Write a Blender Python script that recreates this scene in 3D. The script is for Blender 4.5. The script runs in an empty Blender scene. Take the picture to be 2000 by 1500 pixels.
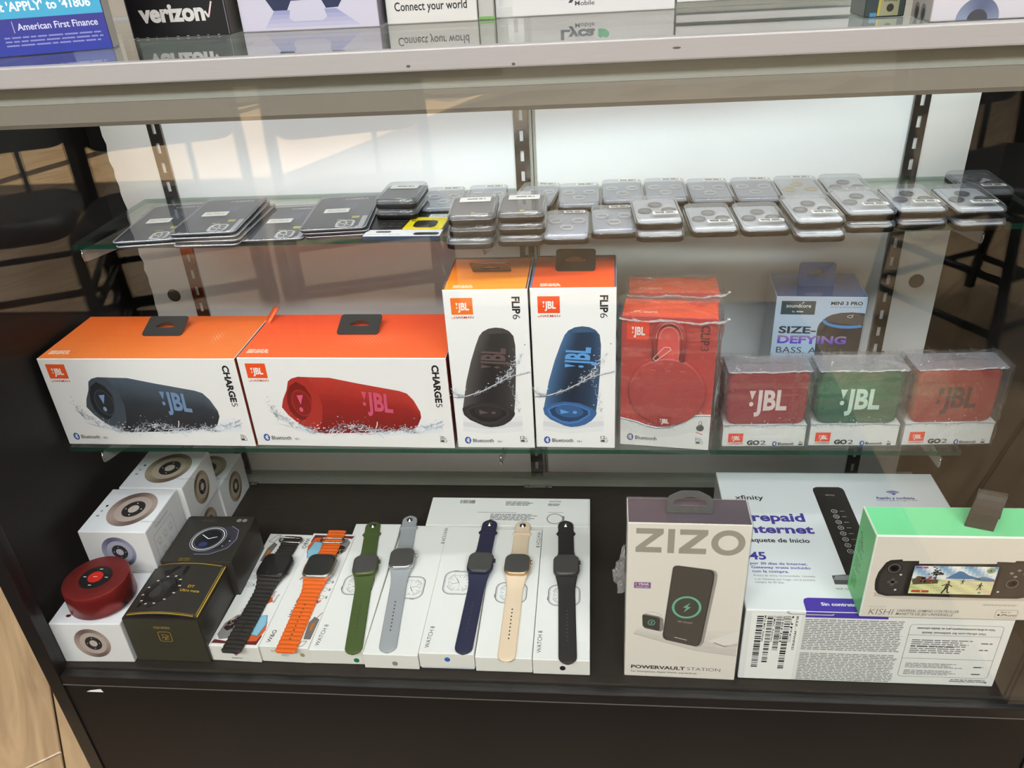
import bpy, bmesh, math, random
from mathutils import Vector, Matrix
PI = math.pi
C = bpy.context.scene.collection
SC = bpy.context.scene

# ------------------------------------------------------------------ camera
cam = bpy.data.objects.new('camera', bpy.data.cameras.new('camera'))
C.objects.link(cam)
FW = Vector((-0.10071696, 0.86207442, -0.49667272))
RT = Vector((0.99490748, 0.08531207, -0.05367458))
UP = Vector((0.0038993, 0.49954935, 0.86627666))
cam.matrix_world = Matrix(((RT.x, UP.x, -FW.x, 0.64), (RT.y, UP.y, -FW.y, -0.75766),
                           (RT.z, UP.z, -FW.z, 0.54685), (0, 0, 0, 1)))
cam.data.sensor_width = 36.0
cam.data.lens = 36.0 * 1567.8 / 2000.0
cam.data.clip_start = 0.02
SC.camera = cam

# ------------------------------------------------------------------ light and exposure
SC.view_settings.view_transform = 'Standard'
SC.view_settings.look = 'None'
SC.view_settings.gamma = 1.0
SC.view_settings.use_curve_mapping = False
SC.view_settings.exposure = 0.0
SC.cycles.use_denoising = True
SC.cycles.max_bounces = 10
SC.cycles.transparent_max_bounces = 40
SC.cycles.caustics_reflective = False
SC.cycles.caustics_refractive = False
SC.cycles.sample_clamp_indirect = 4.0

W = bpy.data.worlds.new('sky'); SC.world = W; W.use_nodes = True
W.node_tree.nodes['Background'].inputs[0].default_value = (0.80, 0.90, 1.0, 1)
W.node_tree.nodes['Background'].inputs[1].default_value = 1.5

def area(name, loc, rot, sx, sy, power, col=(1, 1, 1), spread=180):
    l = bpy.data.lights.new(name, 'AREA'); l.shape = 'RECTANGLE'; l.size = sx; l.size_y = sy
    l.energy = power; l.color = col; l.spread = math.radians(spread)
    o = bpy.data.objects.new(name, l); C.objects.link(o); o.location = loc; o.rotation_euler = rot
    return o
sun = bpy.data.lights.new('sun', 'SUN'); sun.energy = 40.0; sun.angle = 0.009; sun.color = (1.0, 0.90, 0.78)
so = bpy.data.objects.new('sun', sun); C.objects.link(so)
so.rotation_euler = Vector((-0.30, 0.75, -0.80)).to_track_quat('-Z', 'Y').to_euler()
for i, (lx, ly) in enumerate(((-0.9, -2.1), (0.55, -2.1), (2.0, -2.1), (-0.6, -3.9), (1.6, -3.9))):
    area('ceiling_lamp', (lx, ly, 2.17), (0, 0, 0), 1.15, 0.55, 62.0 if ly > -3 else 6.0, (0.92, 0.96, 1.0))
area('ceiling_lamp', (0.55, 0.25, 2.17), (0, 0, 0), 1.15, 0.55, 9.0, (0.87, 0.945, 1.0))
# light strip of the display case, under the top rail, aimed at the white back doors
area('case_light', (0.55, -0.026, 0.417), (math.radians(42), 0, 0), 1.10, 0.016, 1.15, (0.94, 0.98, 1.0), 130)

# ------------------------------------------------------------------ colours, materials
def lin(c):
    return c / 12.92 if c <= 0.04045 else ((c + 0.055) / 1.055) ** 2.4
def rgb(r, g, b): return (lin(r / 255), lin(g / 255), lin(b / 255))
def hx(s): return rgb(int(s[0:2], 16), int(s[2:4], 16), int(s[4:6], 16))
def mixc(a, b, t): return tuple(a[i] * (1 - t) + b[i] * t for i in range(3))
MATS = {}
def new_mat(name):
    m = bpy.data.materials.new(name); m.use_nodes = True
    nt = m.node_tree; nt.nodes.clear()
    out = nt.nodes.new('ShaderNodeOutputMaterial')
    MATS[name] = m
    return m, nt, out
def nd(nt, typ, **kw):
    n = nt.nodes.new(typ)
    for k, v in kw.items():
        if k in n.inputs: n.inputs[k].default_value = v
        else: setattr(n, k, v)
    return n
def noise_bump(nt, bsdf, scale, strength, stretch=None, dist=0.001):
    tc = nd(nt, 'ShaderNodeTexCoord'); mp = nd(nt, 'ShaderNodeMapping')
    if stretch: mp.inputs['Scale'].default_value = stretch
    nz = nd(nt, 'ShaderNodeTexNoise', Scale=scale, Detail=4.0)
    nt.links.new(tc.outputs['Object'], mp.inputs[0]); nt.links.new(mp.outputs[0], nz.inputs['Vector'])
    bp = nd(nt, 'ShaderNodeBump', Strength=strength, Distance=dist)
    nt.links.new(nz.outputs['Fac'], bp.inputs['Height']); nt.links.new(bp.outputs[0], bsdf.inputs['Normal'])
    return nz
def pbr(name, col, rough=0.5, metal=0.0, spec=0.5, bump=None, vary=0.0, stretch=None, coat=0.0):
    """plain surface with a little procedural grain in colour and relief"""
    m, nt, out = new_mat(name)
    b = nd(nt, 'ShaderNodeBsdfPrincipled', Roughness=rough, Metallic=metal)
    b.inputs['Specular IOR Level'].default_value = spec
    b.inputs['Coat Weight'].default_value = coat
    b.inputs['Base Color'].default_value = (*col, 1)
    sc, st = bump or (60, 0.02)
    nz = noise_bump(nt, b, sc, st, stretch)
    if vary:
        r = nd(nt, 'ShaderNodeMix', data_type='RGBA')
        r.inputs[6].default_value = (*[c * (1 - vary) for c in col], 1)
        r.inputs[7].default_value = (*[min(1, c * (1 + vary)) for c in col], 1)
        nt.links.new(nz.outputs['Fac'], r.inputs[0]); nt.links.new(r.outputs[2], b.inputs['Base Color'])
    nt.links.new(b.outputs[0], out.inputs[0])
    return m
def printed(name, rough, spec=0.4, bump=(900, 0.01)):
    """printed card: the ink colour is stored with the mesh"""
    m, nt, out = new_mat(name)
    a = nd(nt, 'ShaderNodeAttribute', attribute_name='Ink')
    b = nd(nt, 'ShaderNodeBsdfPrincipled', Roughness=rough)
    b.inputs['Specular IOR Level'].default_value = spec
    nt.links.new(a.outputs['Color'], b.inputs['Base Color'])
    noise_bump(nt, b, bump[0], bump[1])
    nt.links.new(b.outputs[0], out.inputs[0])
    return m
def clear(name, tint=(1, 1, 1), f0=0.04, gain=1.0, rough=0.02, haze=0.0, hazecol=(1, 1, 1), bump=None):
    """thin clear sheet: transmission plus Schlick reflection, optional milky haze"""
    m, nt, out = new_mat(name)
    tr = nd(nt, 'ShaderNodeBsdfTransparent'); tr.inputs[0].default_value = (*tint, 1)
    gl = nd(nt, 'ShaderNodeBsdfGlossy', Roughness=rough); gl.inputs[0].default_value = (1, 1, 1, 1)
    ge = nd(nt, 'ShaderNodeNewGeometry')
    dot = nd(nt, 'ShaderNodeVectorMath', operation='DOT_PRODUCT')
    nt.links.new(ge.outputs['Incoming'], dot.inputs[0])
    if bump:
        tc = nd(nt, 'ShaderNodeTexCoord')
        nz = nd(nt, 'ShaderNodeTexNoise', Scale=bump[0], Detail=3.0)
        nt.links.new(tc.outputs['Object'], nz.inputs['Vector'])
        bp = nd(nt, 'ShaderNodeBump', Strength=bump[1], Distance=0.004)
        nt.links.new(nz.outputs['Fac'], bp.inputs['Height'])
        nt.links.new(bp.outputs[0], gl.inputs['Normal']); nt.links.new(bp.outputs[0], dot.inputs[1])
    else:
        nt.links.new(ge.outputs['Normal'], dot.inputs[1])
    ab = nd(nt, 'ShaderNodeMath', operation='ABSOLUTE'); nt.links.new(dot.outputs['Value'], ab.inputs[0])
    om = nd(nt, 'ShaderNodeMath', operation='SUBTRACT', use_clamp=True); om.inputs[0].default_value = 1
    nt.links.new(ab.outputs[0], om.inputs[1])
    pw = nd(nt, 'ShaderNodeMath', operation='POWER'); pw.inputs[1].default_value = 5
    nt.links.new(om.outputs[0], pw.inputs[0])
    ma = nd(nt, 'ShaderNodeMath', operation='MULTIPLY_ADD', use_clamp=True)
    ma.inputs[1].default_value = (1 - f0) * gain; ma.inputs[2].default_value = f0 * gain
    nt.links.new(pw.outputs[0], ma.inputs[0])
    base = tr
    if haze:
        df = nd(nt, 'ShaderNodeBsdfDiffuse'); df.inputs[0].default_value = (*hazecol, 1)
        h = nd(nt, 'ShaderNodeMixShader'); h.inputs[0].default_value = haze
        nt.links.new(tr.outputs[0], h.inputs[1]); nt.links.new(df.outputs[0], h.inputs[2]); base = h
    mx = nd(nt, 'ShaderNodeMixShader')
    nt.links.new(ma.outputs[0], mx.inputs[0]); nt.links.new(base.outputs[0], mx.inputs[1]); nt.links.new(gl.outputs[0], mx.inputs[2])
    nt.links.new(mx.outputs[0], out.inputs[0])
    return m
PRINT = printed('printed_card', 0.38)
GLOSSY = printed('glossy_print', 0.12, 0.5)
M_GLASS = clear('clear_glass', (0.985, 0.995, 0.985), 0.042, 1.0, 0.0)
M_EDGE = clear('green_glass_edge', (0.16, 0.40, 0.28), 0.05, 1.3, 0.05, 0.22, (0.03, 0.14, 0.09))
M_EDGE2 = clear('grey_glass_edge', (0.55, 0.68, 0.62), 0.05, 1.2, 0.1, 0.10, (0.10, 0.14, 0.12))
M_TOPGLASS = clear('counter_glass', (0.93, 0.98, 0.95), 0.05, 1.05, 0.0)
M_LID = clear('clear_case_plastic', (0.95, 0.96, 0.98), 0.06, 1.3, 0.04, 0.10, (0.66, 0.68, 0.74))
M_WRAP = clear('clear_wrap', (0.98, 0.98, 0.98), 0.05, 1.3, 0.05, 0.035, (0.85, 0.85, 0.88), (55, 0.8))
M_LIDHAZE = clear('lid_reflection_haze', (.9, .9, .92), .06, 1.3, .06, .5, (.56, .54, .60))  # grey haze colour stands in for reflections on a clear lid
M_CREASEGLINT = clear('crease_glint', (1, 1, 1), .06, 1.8, .06, .34, (.92, .92, .94), (90, .6))  # white haze paints the glints along the folds of the wrap
M_BLISTER = clear('clear_blister', (0.97, 0.97, 0.97), 0.05, 1.2, 0.04, 0.02)
M_ACRYL = clear('clear_acrylic', (0.95, 0.97, 0.96), 0.06, 1.4, 0.03, 0.05)
M_BRACKET = clear('frosted_bracket', (0.75, 0.75, 0.75), 0.08, 1.5, 0.15, 0.28, (0.5, 0.5, 0.5))
M_ALU = pbr('brushed_aluminium', rgb(174, 171, 169), 0.42, 0.25, 0.5, (30, 0.05), 0.06, (1, 14, 60))
M_ALU2 = pbr('aluminium_housing', rgb(160, 160, 152), 0.4, 0.15, 0.5, (30, 0.10), 0.16, (0.6, 10, 90))
M_BRONZE = pbr('bronze_housing', rgb(140, 132, 122), 0.45, 0.05, 0.5, (12, 0.02), 0.05)
M_GREYTRIM = pbr('dark_trim', rgb(96, 92, 88), 0.4, 0.2)
M_CHROME = pbr('chrome', rgb(170, 168, 166), 0.20, 1.0, 0.5, (14, 0.04))
M_BLACK = pbr('black_melamine', rgb(20, 18, 17), 0.45, 0, 0.25, (220, 0.05), 0.25)
M_DECK = pbr('dark_deck_laminate', rgb(46, 40, 35), 0.42, 0, 0.2, (160, 0.06), 0.25, (0.2, 1, 1))
M_POST = pbr('black_frame', rgb(30, 27, 26), 0.32, 0.2, 0.5, (90, 0.03), 0.1)
M_WHITE = pbr('white_door_panel', rgb(232, 233, 236), 0.28, 0, 0.5, (8, 0.02), 0.02)
M_SHEET = pbr('white_backing_sheet', rgb(226, 224, 222), 0.55, 0, 0.3, (40, 0.03), 0.03)
M_HOLE = pbr('finger_hole', rgb(84, 78, 72), 0.6, 0, 0.3)
M_BLK = pbr('black_plastic', rgb(26, 25, 25), 0.35, 0, 0.5)
M_GREYTAB = pbr('dark_grey_tab', rgb(58, 55, 53), 0.4, 0, 0.5)
M_BLUETAB = pbr('blue_tab', rgb(40, 104, 172), 0.35, 0, 0.5)
M_SCREEN = pbr('dark_watch_glass', rgb(30, 28, 27), 0.08, 0, 0.6)
M_BASEBLK = pbr('black_case_base', rgb(20, 16, 15), 0.4, 0, 0.2)

# ------------------------------------------------------------------ mesh helpers
class MB:
    def __init__(s): s.v = []; s.f = []; s.c = []; s.m = []; s.sm = []
    def add(s, vs, fs, col=(0.8, 0.8, 0.8), mi=0, smooth=False):
        o = len(s.v); s.v.extend(tuple(p) for p in vs)
        for f in fs:
            s.f.append(tuple(o + i for i in f)); s.c.append(col); s.m.append(mi); s.sm.append(smooth)
        return s
    def box(s, x0, x1, y0, y1, z0, z1, col=(0.8, 0.8, 0.8), mi=0):
        v = [(x, y, z) for z in (z0, z1) for y in (y0, y1) for x in (x0, x1)]
        return s.add(v, [(0, 2, 3, 1), (4, 5, 7, 6), (0, 1, 5, 4), (1, 3, 7, 5), (3, 2, 6, 7), (2, 0, 4, 6)], col, mi)
    def bbox(s, x0, x1, y0, y1, z0, z1, b=0.001, mi=0):
        """box with chamfered edges"""
        bm = bmesh.new()
        bmesh.ops.create_cube(bm, size=1)
        for v in bm.verts:
            v.co = Vector(((x0 + x1) / 2 + v.co.x * (x1 - x0), (y0 + y1) / 2 + v.co.y * (y1 - y0), (z0 + z1) / 2 + v.co.z * (z1 - z0)))
        bmesh.ops.bevel(bm, geom=list(bm.edges), offset=b, segments=2, affect='EDGES', profile=0.6)
        return s.from_bm(bm, mi)
    def from_bm(s, bm, mi=0, col=(0.8, 0.8, 0.8), smooth=False):
        bm.verts.index_update()
        s.add([v.co for v in bm.verts], [[v.index for v in f.verts] for f in bm.faces], col, mi, smooth)
        bm.free(); return s
    def loft(s, rings, col=(0.8, 0.8, 0.8), mi=0, cap0=True, cap1=True, smooth=True, capcol=None):
        n = len(rings[0]); vs = [p for r in rings for p in r]; fs = []
        for k in range(len(rings) - 1):
            for i in range(n):
                j = (i + 1) % n; fs.append((k * n + i, k * n + j, (k + 1) * n + j, (k + 1) * n + i))
        o = len(s.v); s.add(vs, fs, col, mi, smooth)
        if cap0: s.f.append(tuple(o + i for i in reversed(range(n)))); s.c.append(col); s.m.append(mi); s.sm.append(False)
        if cap1: s.f.append(tuple(o + (len(rings) - 1) * n + i for i in range(n))); s.c.append(capcol or col); s.m.append(mi); s.sm.append(False)
        return s
    def tube(s, pts, r, n=8, col=(0.8, 0.8, 0.8), mi=0):
        pts = [Vector(p) for p in pts]; rings = []
        for i, p in enumerate(pts):
            d = (pts[min(i + 1, len(pts) - 1)] - pts[max(i - 1, 0)]).normalized()
            a = d.orthogonal().normalized() if i == 0 else (a - d * a.dot(d)).normalized()
            b = d.cross(a)
            rings.append([p + (a * math.cos(t) + b * math.sin(t)) * r for t in (2 * PI * k / n for k in range(n))])
        return s.loft(rings, col, mi)
    def build(s, name, mats, parent=None, loc=None, rotz=0):
        me = bpy.data.meshes.new(name); me.from_pydata(s.v, [], s.f)
        if not isinstance(mats, (list, tuple)): mats = [mats]
        for m in mats: me.materials.append(m)
        me.polygons.foreach_set('material_index', s.m)
        me.polygons.foreach_set('use_smooth', s.sm)
        at = me.color_attributes.new('Ink', 'FLOAT_COLOR', 'CORNER')
        buf = []
        for f, c in zip(s.f, s.c):
            if isinstance(c[0], (tuple, list)):
                for q in c: buf.extend((q[0], q[1], q[2], 1))
            else: buf.extend((c[0], c[1], c[2], 1) * len(f))
        at.data.foreach_set('color', buf)
        me.update()
        o = bpy.data.objects.new(name, me); C.objects.link(o)
        if parent is not None: o.parent = parent
        if loc is not None: o.location = loc
        if rotz: o.rotation_euler = (0, 0, rotz)
        return o
def rrect(w, d, r, z, n=5, cx=0, cy=0):
    r = min(r, w / 2 - 1e-6, d / 2 - 1e-6); p = []
    for (sx, sy, a0) in ((1, 1, 0), (-1, 1, 90), (-1, -1, 180), (1, -1, 270)):
        for k in range(n + 1):
            a = math.radians(a0 + 90 * k / n)
            p.append((cx + sx * (w / 2 - r) + r * math.cos(a), cy + sy * (d / 2 - r) + r * math.sin(a), z))
    return p
def circ(r, z, n=40, cx=0, cy=0, ry=None):
    ry = ry or r
    return [(cx + r * math.cos(2 * PI * k / n), cy + ry * math.sin(2 * PI * k / n), z) for k in range(n)]
def plate(outer, holes, th, M):
    """flat plate with holes (2D outlines), extruded to thickness, placed by matrix M"""
    bm = bmesh.new(); edges = []
    for loop in [outer] + list(holes):
        vs = [bm.verts.new((x, y, 0)) for x, y in loop]
        edges += [bm.edges.new((vs[i], vs[(i + 1) % len(vs)])) for i in range(len(vs))]
    bmesh.ops.triangle_fill(bm, use_beauty=True, use_dissolve=False, edges=edges)
    r = bmesh.ops.extrude_face_region(bm, geom=list(bm.faces))
    bmesh.ops.translate(bm, vec=(0, 0, th), verts=[g for g in r['geom'] if isinstance(g, bmesh.types.BMVert)])
    bmesh.ops.recalc_face_normals(bm, faces=list(bm.faces))
    bmesh.ops.transform(bm, matrix=M, verts=list(bm.verts))
    return bm
def thing(name, label, cat, loc=(0, 0, 0), rotz=0, group=None):
    o = bpy.data.objects.new(name, None); C.objects.link(o); o.empty_display_size = 0.02
    o.location = loc; o.rotation_euler = (0, 0, rotz)
    o['label'] = label; o['category'] = cat
    if group: o['group'] = group
    return o
def tag(o, label, cat, group=None):
    o['label'] = label; o['category'] = cat
    if group: o['group'] = group
    return o
def struct(o): o['kind'] = 'structure'; return o
def dup(root, loc=None, rotz=None, label=None, group=None):
    r = root.copy(); C.objects.link(r)
    if loc is not None: r.location = loc
    if rotz is not None: r.rotation_euler = (0, 0, rotz)
    if label: r['label'] = label
    if group: r['group'] = group
    for ch in list(root.children):
        c = ch.copy(); C.objects.link(c); c.parent = r
        for g in list(ch.children):
            d = g.copy(); C.objects.link(d); d.parent = c
    return r

# ------------------------------------------------------------------ printing on flat faces (millimetres on the face)
TXT = {}
def text_geo(s, bold):
    k = (s, bold)
    if k not in TXT:
        c = bpy.data.curves.new('t', 'FONT'); c.body = s; c.size = 1; c.offset = bold; c.resolution_u = 3
        o = bpy.data.objects.new('t', c); m = o.to_mesh()
        vs = [(v.co.x, v.co.y) for v in m.vertices]; fs = [tuple(p.vertices) for p in m.polygons]
        o.to_mesh_clear(); bpy.data.objects.remove(o); bpy.data.curves.remove(c)
        x0 = min(v[0] for v in vs); x1 = max(v[0] for v in vs)
        TXT[k] = ([(x - x0, y) for x, y in vs], fs, x1 - x0)
    return TXT[k]
def ngon(cx, cy, rx, ry=None, n=24, rot=0):
    ry = ry or rx; ca, sa = math.cos(rot), math.sin(rot)
    return [(cx + rx * math.cos(t) * ca - ry * math.sin(t) * sa, cy + rx * math.cos(t) * sa + ry * math.sin(t) * ca) for t in (2 * PI * k / n for k in range(n))]
def rr2(x0, y0, x1, y1, r, n=4):
    return [(p[0], p[1]) for p in rrect(x1 - x0, y1 - y0, r, 0, n, (x0 + x1) / 2, (y0 + y1) / 2)]
class Print:
    def __init__(s, org, ux, uy, lift=0.08):
        s.o = Vector(org); s.ux = Vector(ux); s.uy = Vector(uy); s.n = s.ux.cross(s.uy)
        s.mb = MB(); s.k = lift
    def P(s, x, y): return s.o + (s.ux * x + s.uy * y + s.n * s.k) * 0.001
    def up(s): s.k += 0.05; return s
    def poly(s, pts, col):
        s.mb.add([s.P(*p) for p in pts], [tuple(range(len(pts)))], col); return s
    def rect(s, x0, y0, x1, y1, col): return s.poly([(x0, y0), (x1, y0), (x1, y1), (x0, y1)], col)
    def ell(s, cx, cy, rx, ry, col, rot=0, n=28): return s.poly(ngon(cx, cy, rx, ry, n, rot), col)
    def ring(s, cx, cy, rx, ry, w, col, rot=0, n=32, a0=0, a1=360, col2=None):
        ca, sa = math.cos(rot), math.sin(rot); vs = []; cs = []
        for k in range(n + 1):
            t = math.radians(a0 + (a1 - a0) * k / n)
            for q in (0, w):
                x, y = (rx - q) * math.cos(t), (ry - q) * math.sin(t)
                vs.append(s.P(cx + x * ca - y * sa, cy + x * sa + y * ca))
        if col2:
            for k in range(n):
                a, b = col2(k / n), col2((k + 1) / n); cs.append((a, a, b, b))
        o = len(s.mb.v); s.mb.v.extend(tuple(v) for v in vs)
        for k in range(n):
            s.mb.f.append((o + 2 * k, o + 2 * k + 1, o + 2 * k + 3, o + 2 * k + 2)); s.mb.c.append(cs[k] if col2 else col); s.mb.m.append(0); s.mb.sm.append(False)
        return s
    def line(s, pts, w, col):
        for i in range(len(pts) - 1):
            (x0, y0), (x1, y1) = pts[i], pts[i + 1]
            L = math.hypot(x1 - x0, y1 - y0) or 1; nx, ny = -(y1 - y0) / L * w / 2, (x1 - x0) / L * w / 2
            s.poly([(x0 - nx, y0 - ny), (x1 - nx, y1 - ny), (x1 + nx, y1 + ny), (x0 + nx, y0 + ny)], col)
        return s
    def loop(s, pts, w, col): return s.line(list(pts) + [pts[0]], w, col)
    def grid(s, lo, hi, ns, nt, fn):
        """fill between two polylines; fn(s, t) gives the ink"""
        def along(pl, t):
            L = [0]
            for i in range(len(pl) - 1): L.append(L[-1] + math.hypot(pl[i + 1][0] - pl[i][0], pl[i + 1][1] - pl[i][1]))
            d = t * L[-1]
            for i in range(len(pl) - 1):
                if d <= L[i + 1] or i == len(pl) - 2:
                    q = (d - L[i]) / ((L[i + 1] - L[i]) or 1)
                    return (pl[i][0] + (pl[i + 1][0] - pl[i][0]) * q, pl[i][1] + (pl[i + 1][1] - pl[i][1]) * q)
        A = [along(lo, i / ns) for i in range(ns + 1)]; B = [along(hi, i / ns) for i in range(ns + 1)]
        o = len(s.mb.v)
        for i in range(ns + 1):
            for j in range(nt + 1):
                t = j / nt; s.mb.v.append(tuple(s.P(A[i][0] * (1 - t) + B[i][0] * t, A[i][1] * (1 - t) + B[i][1] * t)))
        for i in range(ns):
            for j in range(nt):
                a = o + i * (nt + 1) + j; b = a + nt + 1
                s.mb.f.append((a, b, b + 1, a + 1)); s.mb.c.append(fn((i + .5) / ns, (j + .5) / nt)); s.mb.m.append(0); s.mb.sm.append(False)
        return s
    def text(s, t, x, y, h, col, bold=0.0, w=None, rot=0, align='l', shear=0.0, flip=False):
        """h is the cap height; w fits the width; flip mirrors the writing"""
        vs, fs, tw = text_geo(t, bold); sc = h / 0.70; sx = sc if w is None else w / tw
        dx = {'l': 0, 'c': -tw * sx / 2, 'r': -tw * sx}[align]; a = math.radians(rot); ca, sa = math.cos(a), math.sin(a)
        out = []
        for (px, py) in vs:
            X, Y = px * sx + dx + py * sc * shear, py * sc
            if flip: X = -X
            out.append(s.P(x + X * ca - Y * sa, y + X * sa + Y * ca))
        s.mb.add(out, fs, col); return s
    def greek(s, x0, y0, x1, y1, rows, col, seed=1, fill=0.55, ragged=0.25):
        """illegible small print: rows of word-length dashes"""
        R = random.Random(seed); dy = (y1 - y0) / rows
        for r in range(rows):
            yb = y1 - (r + 1) * dy + dy * (1 - fill) / 2; x = x0; end = x1 - R.random() * ragged * (x1 - x0)
            while x < end:
                L = min(end - x, dy * R.uniform(1.2, 4.0)); s.rect(x, yb, x + L, yb + dy * fill, col); x += L + dy * 0.45
        return s
    def bars(s, x0, y0, x1, y1, n, col, seed=1, vert=True):
        R = random.Random(seed); x = x0 if vert else y0; e = x1 if vert else y1; u = (e - x) / (n * 2)
        while x < e:
            w = u * R.choice((.6, 1, 1.6, 2.2)); b = min(e, x + w)
            s.rect(x, y0, b, y1, col) if vert else s.rect(x0, x, x1, b, col)
            x = b + u * R.choice((.6, 1, 1.5))
        return s
    def build(s, name, parent, mat=None):
        return s.mb.build(name, mat or PRINT, parent)
def front(w, d, h): return ((-w / 2, 0, 0), (1, 0, 0), (0, 0, 1))
def topf(w, d, h): return ((-w / 2, 0, h), (1, 0, 0), (0, 1, 0))
def rightf(w, d, h): return ((w / 2, 0, 0), (0, 1, 0), (0, 0, 1))
def leftf(w, d, h): return ((-w / 2, d, 0), (0, -1, 0), (0, 0, 1))
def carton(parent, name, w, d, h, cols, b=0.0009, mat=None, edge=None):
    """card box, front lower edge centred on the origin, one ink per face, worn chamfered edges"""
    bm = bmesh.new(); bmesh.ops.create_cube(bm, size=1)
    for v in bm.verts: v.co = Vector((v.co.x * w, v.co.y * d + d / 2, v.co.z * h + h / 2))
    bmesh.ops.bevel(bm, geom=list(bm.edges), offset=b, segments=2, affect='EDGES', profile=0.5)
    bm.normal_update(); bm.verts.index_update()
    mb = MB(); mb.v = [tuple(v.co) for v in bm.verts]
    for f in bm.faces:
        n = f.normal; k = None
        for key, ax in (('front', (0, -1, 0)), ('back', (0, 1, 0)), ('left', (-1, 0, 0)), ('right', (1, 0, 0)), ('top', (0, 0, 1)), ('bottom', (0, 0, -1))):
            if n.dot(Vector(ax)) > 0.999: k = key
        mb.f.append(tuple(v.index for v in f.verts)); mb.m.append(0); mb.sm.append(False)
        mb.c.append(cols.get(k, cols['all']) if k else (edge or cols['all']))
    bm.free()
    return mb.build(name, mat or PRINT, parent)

WHITE = hx('ECEBE9'); INK = hx('1B1A1C'); ORANGE = hx('F07A2C'); REDOR = hx('F04E23'); GREYT = hx('6E6C6A')
ZU, ZD, YB = 0.2493, -0.2228, 0.2721
ZF = -0.50

# ================================================================== THE ROOM
def simple_box(name, m, x0, x1, y0, y1, z0, z1, parent=None):
    mb = MB(); mb.box(x0, x1, y0, y1, z0, z1); return mb.build(name, m, parent)
M_WALL = pbr('painted_wall', rgb(205, 200, 190), 0.8, 0, 0.2, (30, 0.03))
M_CEIL = pbr('ceiling_tile', rgb(225, 223, 218), 0.9, 0, 0.1, (120, 0.1))
M_FRAME = pbr('storefront_frame', rgb(70, 66, 62), 0.4, 0.6)
M_SUB = pbr('subfloor', rgb(70, 55, 40), 0.8)
m, nt, out = new_mat('oak_plank')
b = nd(nt, 'ShaderNodeBsdfPrincipled', Roughness=0.22); b.inputs['Specular IOR Level'].default_value = 0.5
tc = nd(nt, 'ShaderNodeTexCoord'); oi = nd(nt, 'ShaderNodeObjectInfo')
ad = nd(nt, 'ShaderNodeVectorMath', operation='ADD'); sc_ = nd(nt, 'ShaderNodeVectorMath', operation='SCALE'); sc_.inputs['Scale'].default_value = 20
cb = nd(nt, 'ShaderNodeCombineXYZ'); nt.links.new(oi.outputs['Random'], cb.inputs[0]); nt.links.new(oi.outputs['Random'], cb.inputs[1])
nt.links.new(cb.outputs[0], sc_.inputs[0]); nt.links.new(tc.outputs['Object'], ad.inputs[0]); nt.links.new(sc_.outputs[0], ad.inputs[1])
mp = nd(nt, 'ShaderNodeMapping'); mp.inputs['Scale'].default_value = (1.1, 9, 1); nt.links.new(ad.outputs[0], mp.inputs[0])
nz = nd(nt, 'ShaderNodeTexNoise', Scale=3.0, Detail=6.0, Distortion=1.3); nt.links.new(mp.outputs[0], nz.inputs['Vector'])
cr = nd(nt, 'ShaderNodeValToRGB')
cr.color_ramp.elements[0].position = 0.30; cr.color_ramp.elements[0].color = (*rgb(160, 132, 100), 1)
cr.color_ramp.elements[1].position = 0.72; cr.color_ramp.elements[1].color = (*rgb(202, 173, 134), 1)
nt.links.new(nz.outputs['Fac'], cr.inputs[0]); nt.links.new(cr.outputs[0], b.inputs['Base Color']); nt.links.new(b.outputs[0], out.inputs[0])
M_OAK = m

X0, X1, Y0, Y1, ZC = -3.6, 3.6, -5.6, 1.7, 2.2
fl = struct(simple_box('floor', M_SUB, X0, X1, Y0, Y1, ZF - 0.06, ZF - 0.012))
ang = math.atan2(-0.118, 0.0916)
pl = MB(); PW, PL = 0.185, 1.22
bm = bmesh.new(); bmesh.ops.create_cube(bm, size=1)
for v in bm.verts: v.co = Vector((v.co.x * (PL - 0.003), v.co.y * (PW - 0.0025), v.co.z * 0.012 - 0.006))
bmesh.ops.bevel(bm, geom=[e for e in bm.edges if all(v.co.z > -0.003 for v in e.verts)], offset=0.0015, segments=1, affect='EDGES')
plank = pl.from_bm(bm).build('plank', M_OAK, fl)
ca, sa = math.cos(ang), math.sin(ang); first = True
for r in range(-26, 27):
    off = (r * 0.43) % 1.0
    for q in range(-7, 8):
        u, v = (q + off) * PL, r * PW + 0.095
        x, y = -0.2146 + u * ca - v * sa, 0.0177 + u * sa + v * ca
        if not (X0 + .1 < x < X1 - .1 and Y0 + .2 < y < Y1 - .1): continue
        if first: o = plank; first = False
        else: o = plank.copy(); C.objects.link(o)
        o.parent = fl; o.location = (x, y, ZF); o.rotation_euler = (0, 0, ang)
struct(simple_box('ceiling', M_CEIL, X0, X1, Y0, Y1, ZC, ZC + 0.08))
struct(simple_box('wall_back', M_WALL, X0 - .1, X1 + .1, Y1, Y1 + 0.1, ZF - .06, ZC + .08))
struct(simple_box('wall_left', M_WALL, X0 - .1, X0, Y0, Y1, ZF - .06, ZC + .08))
struct(simple_box('wall_right', M_WALL, X1, X1 + .1, Y0, Y1, ZF - .06, ZC + .08))
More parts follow.
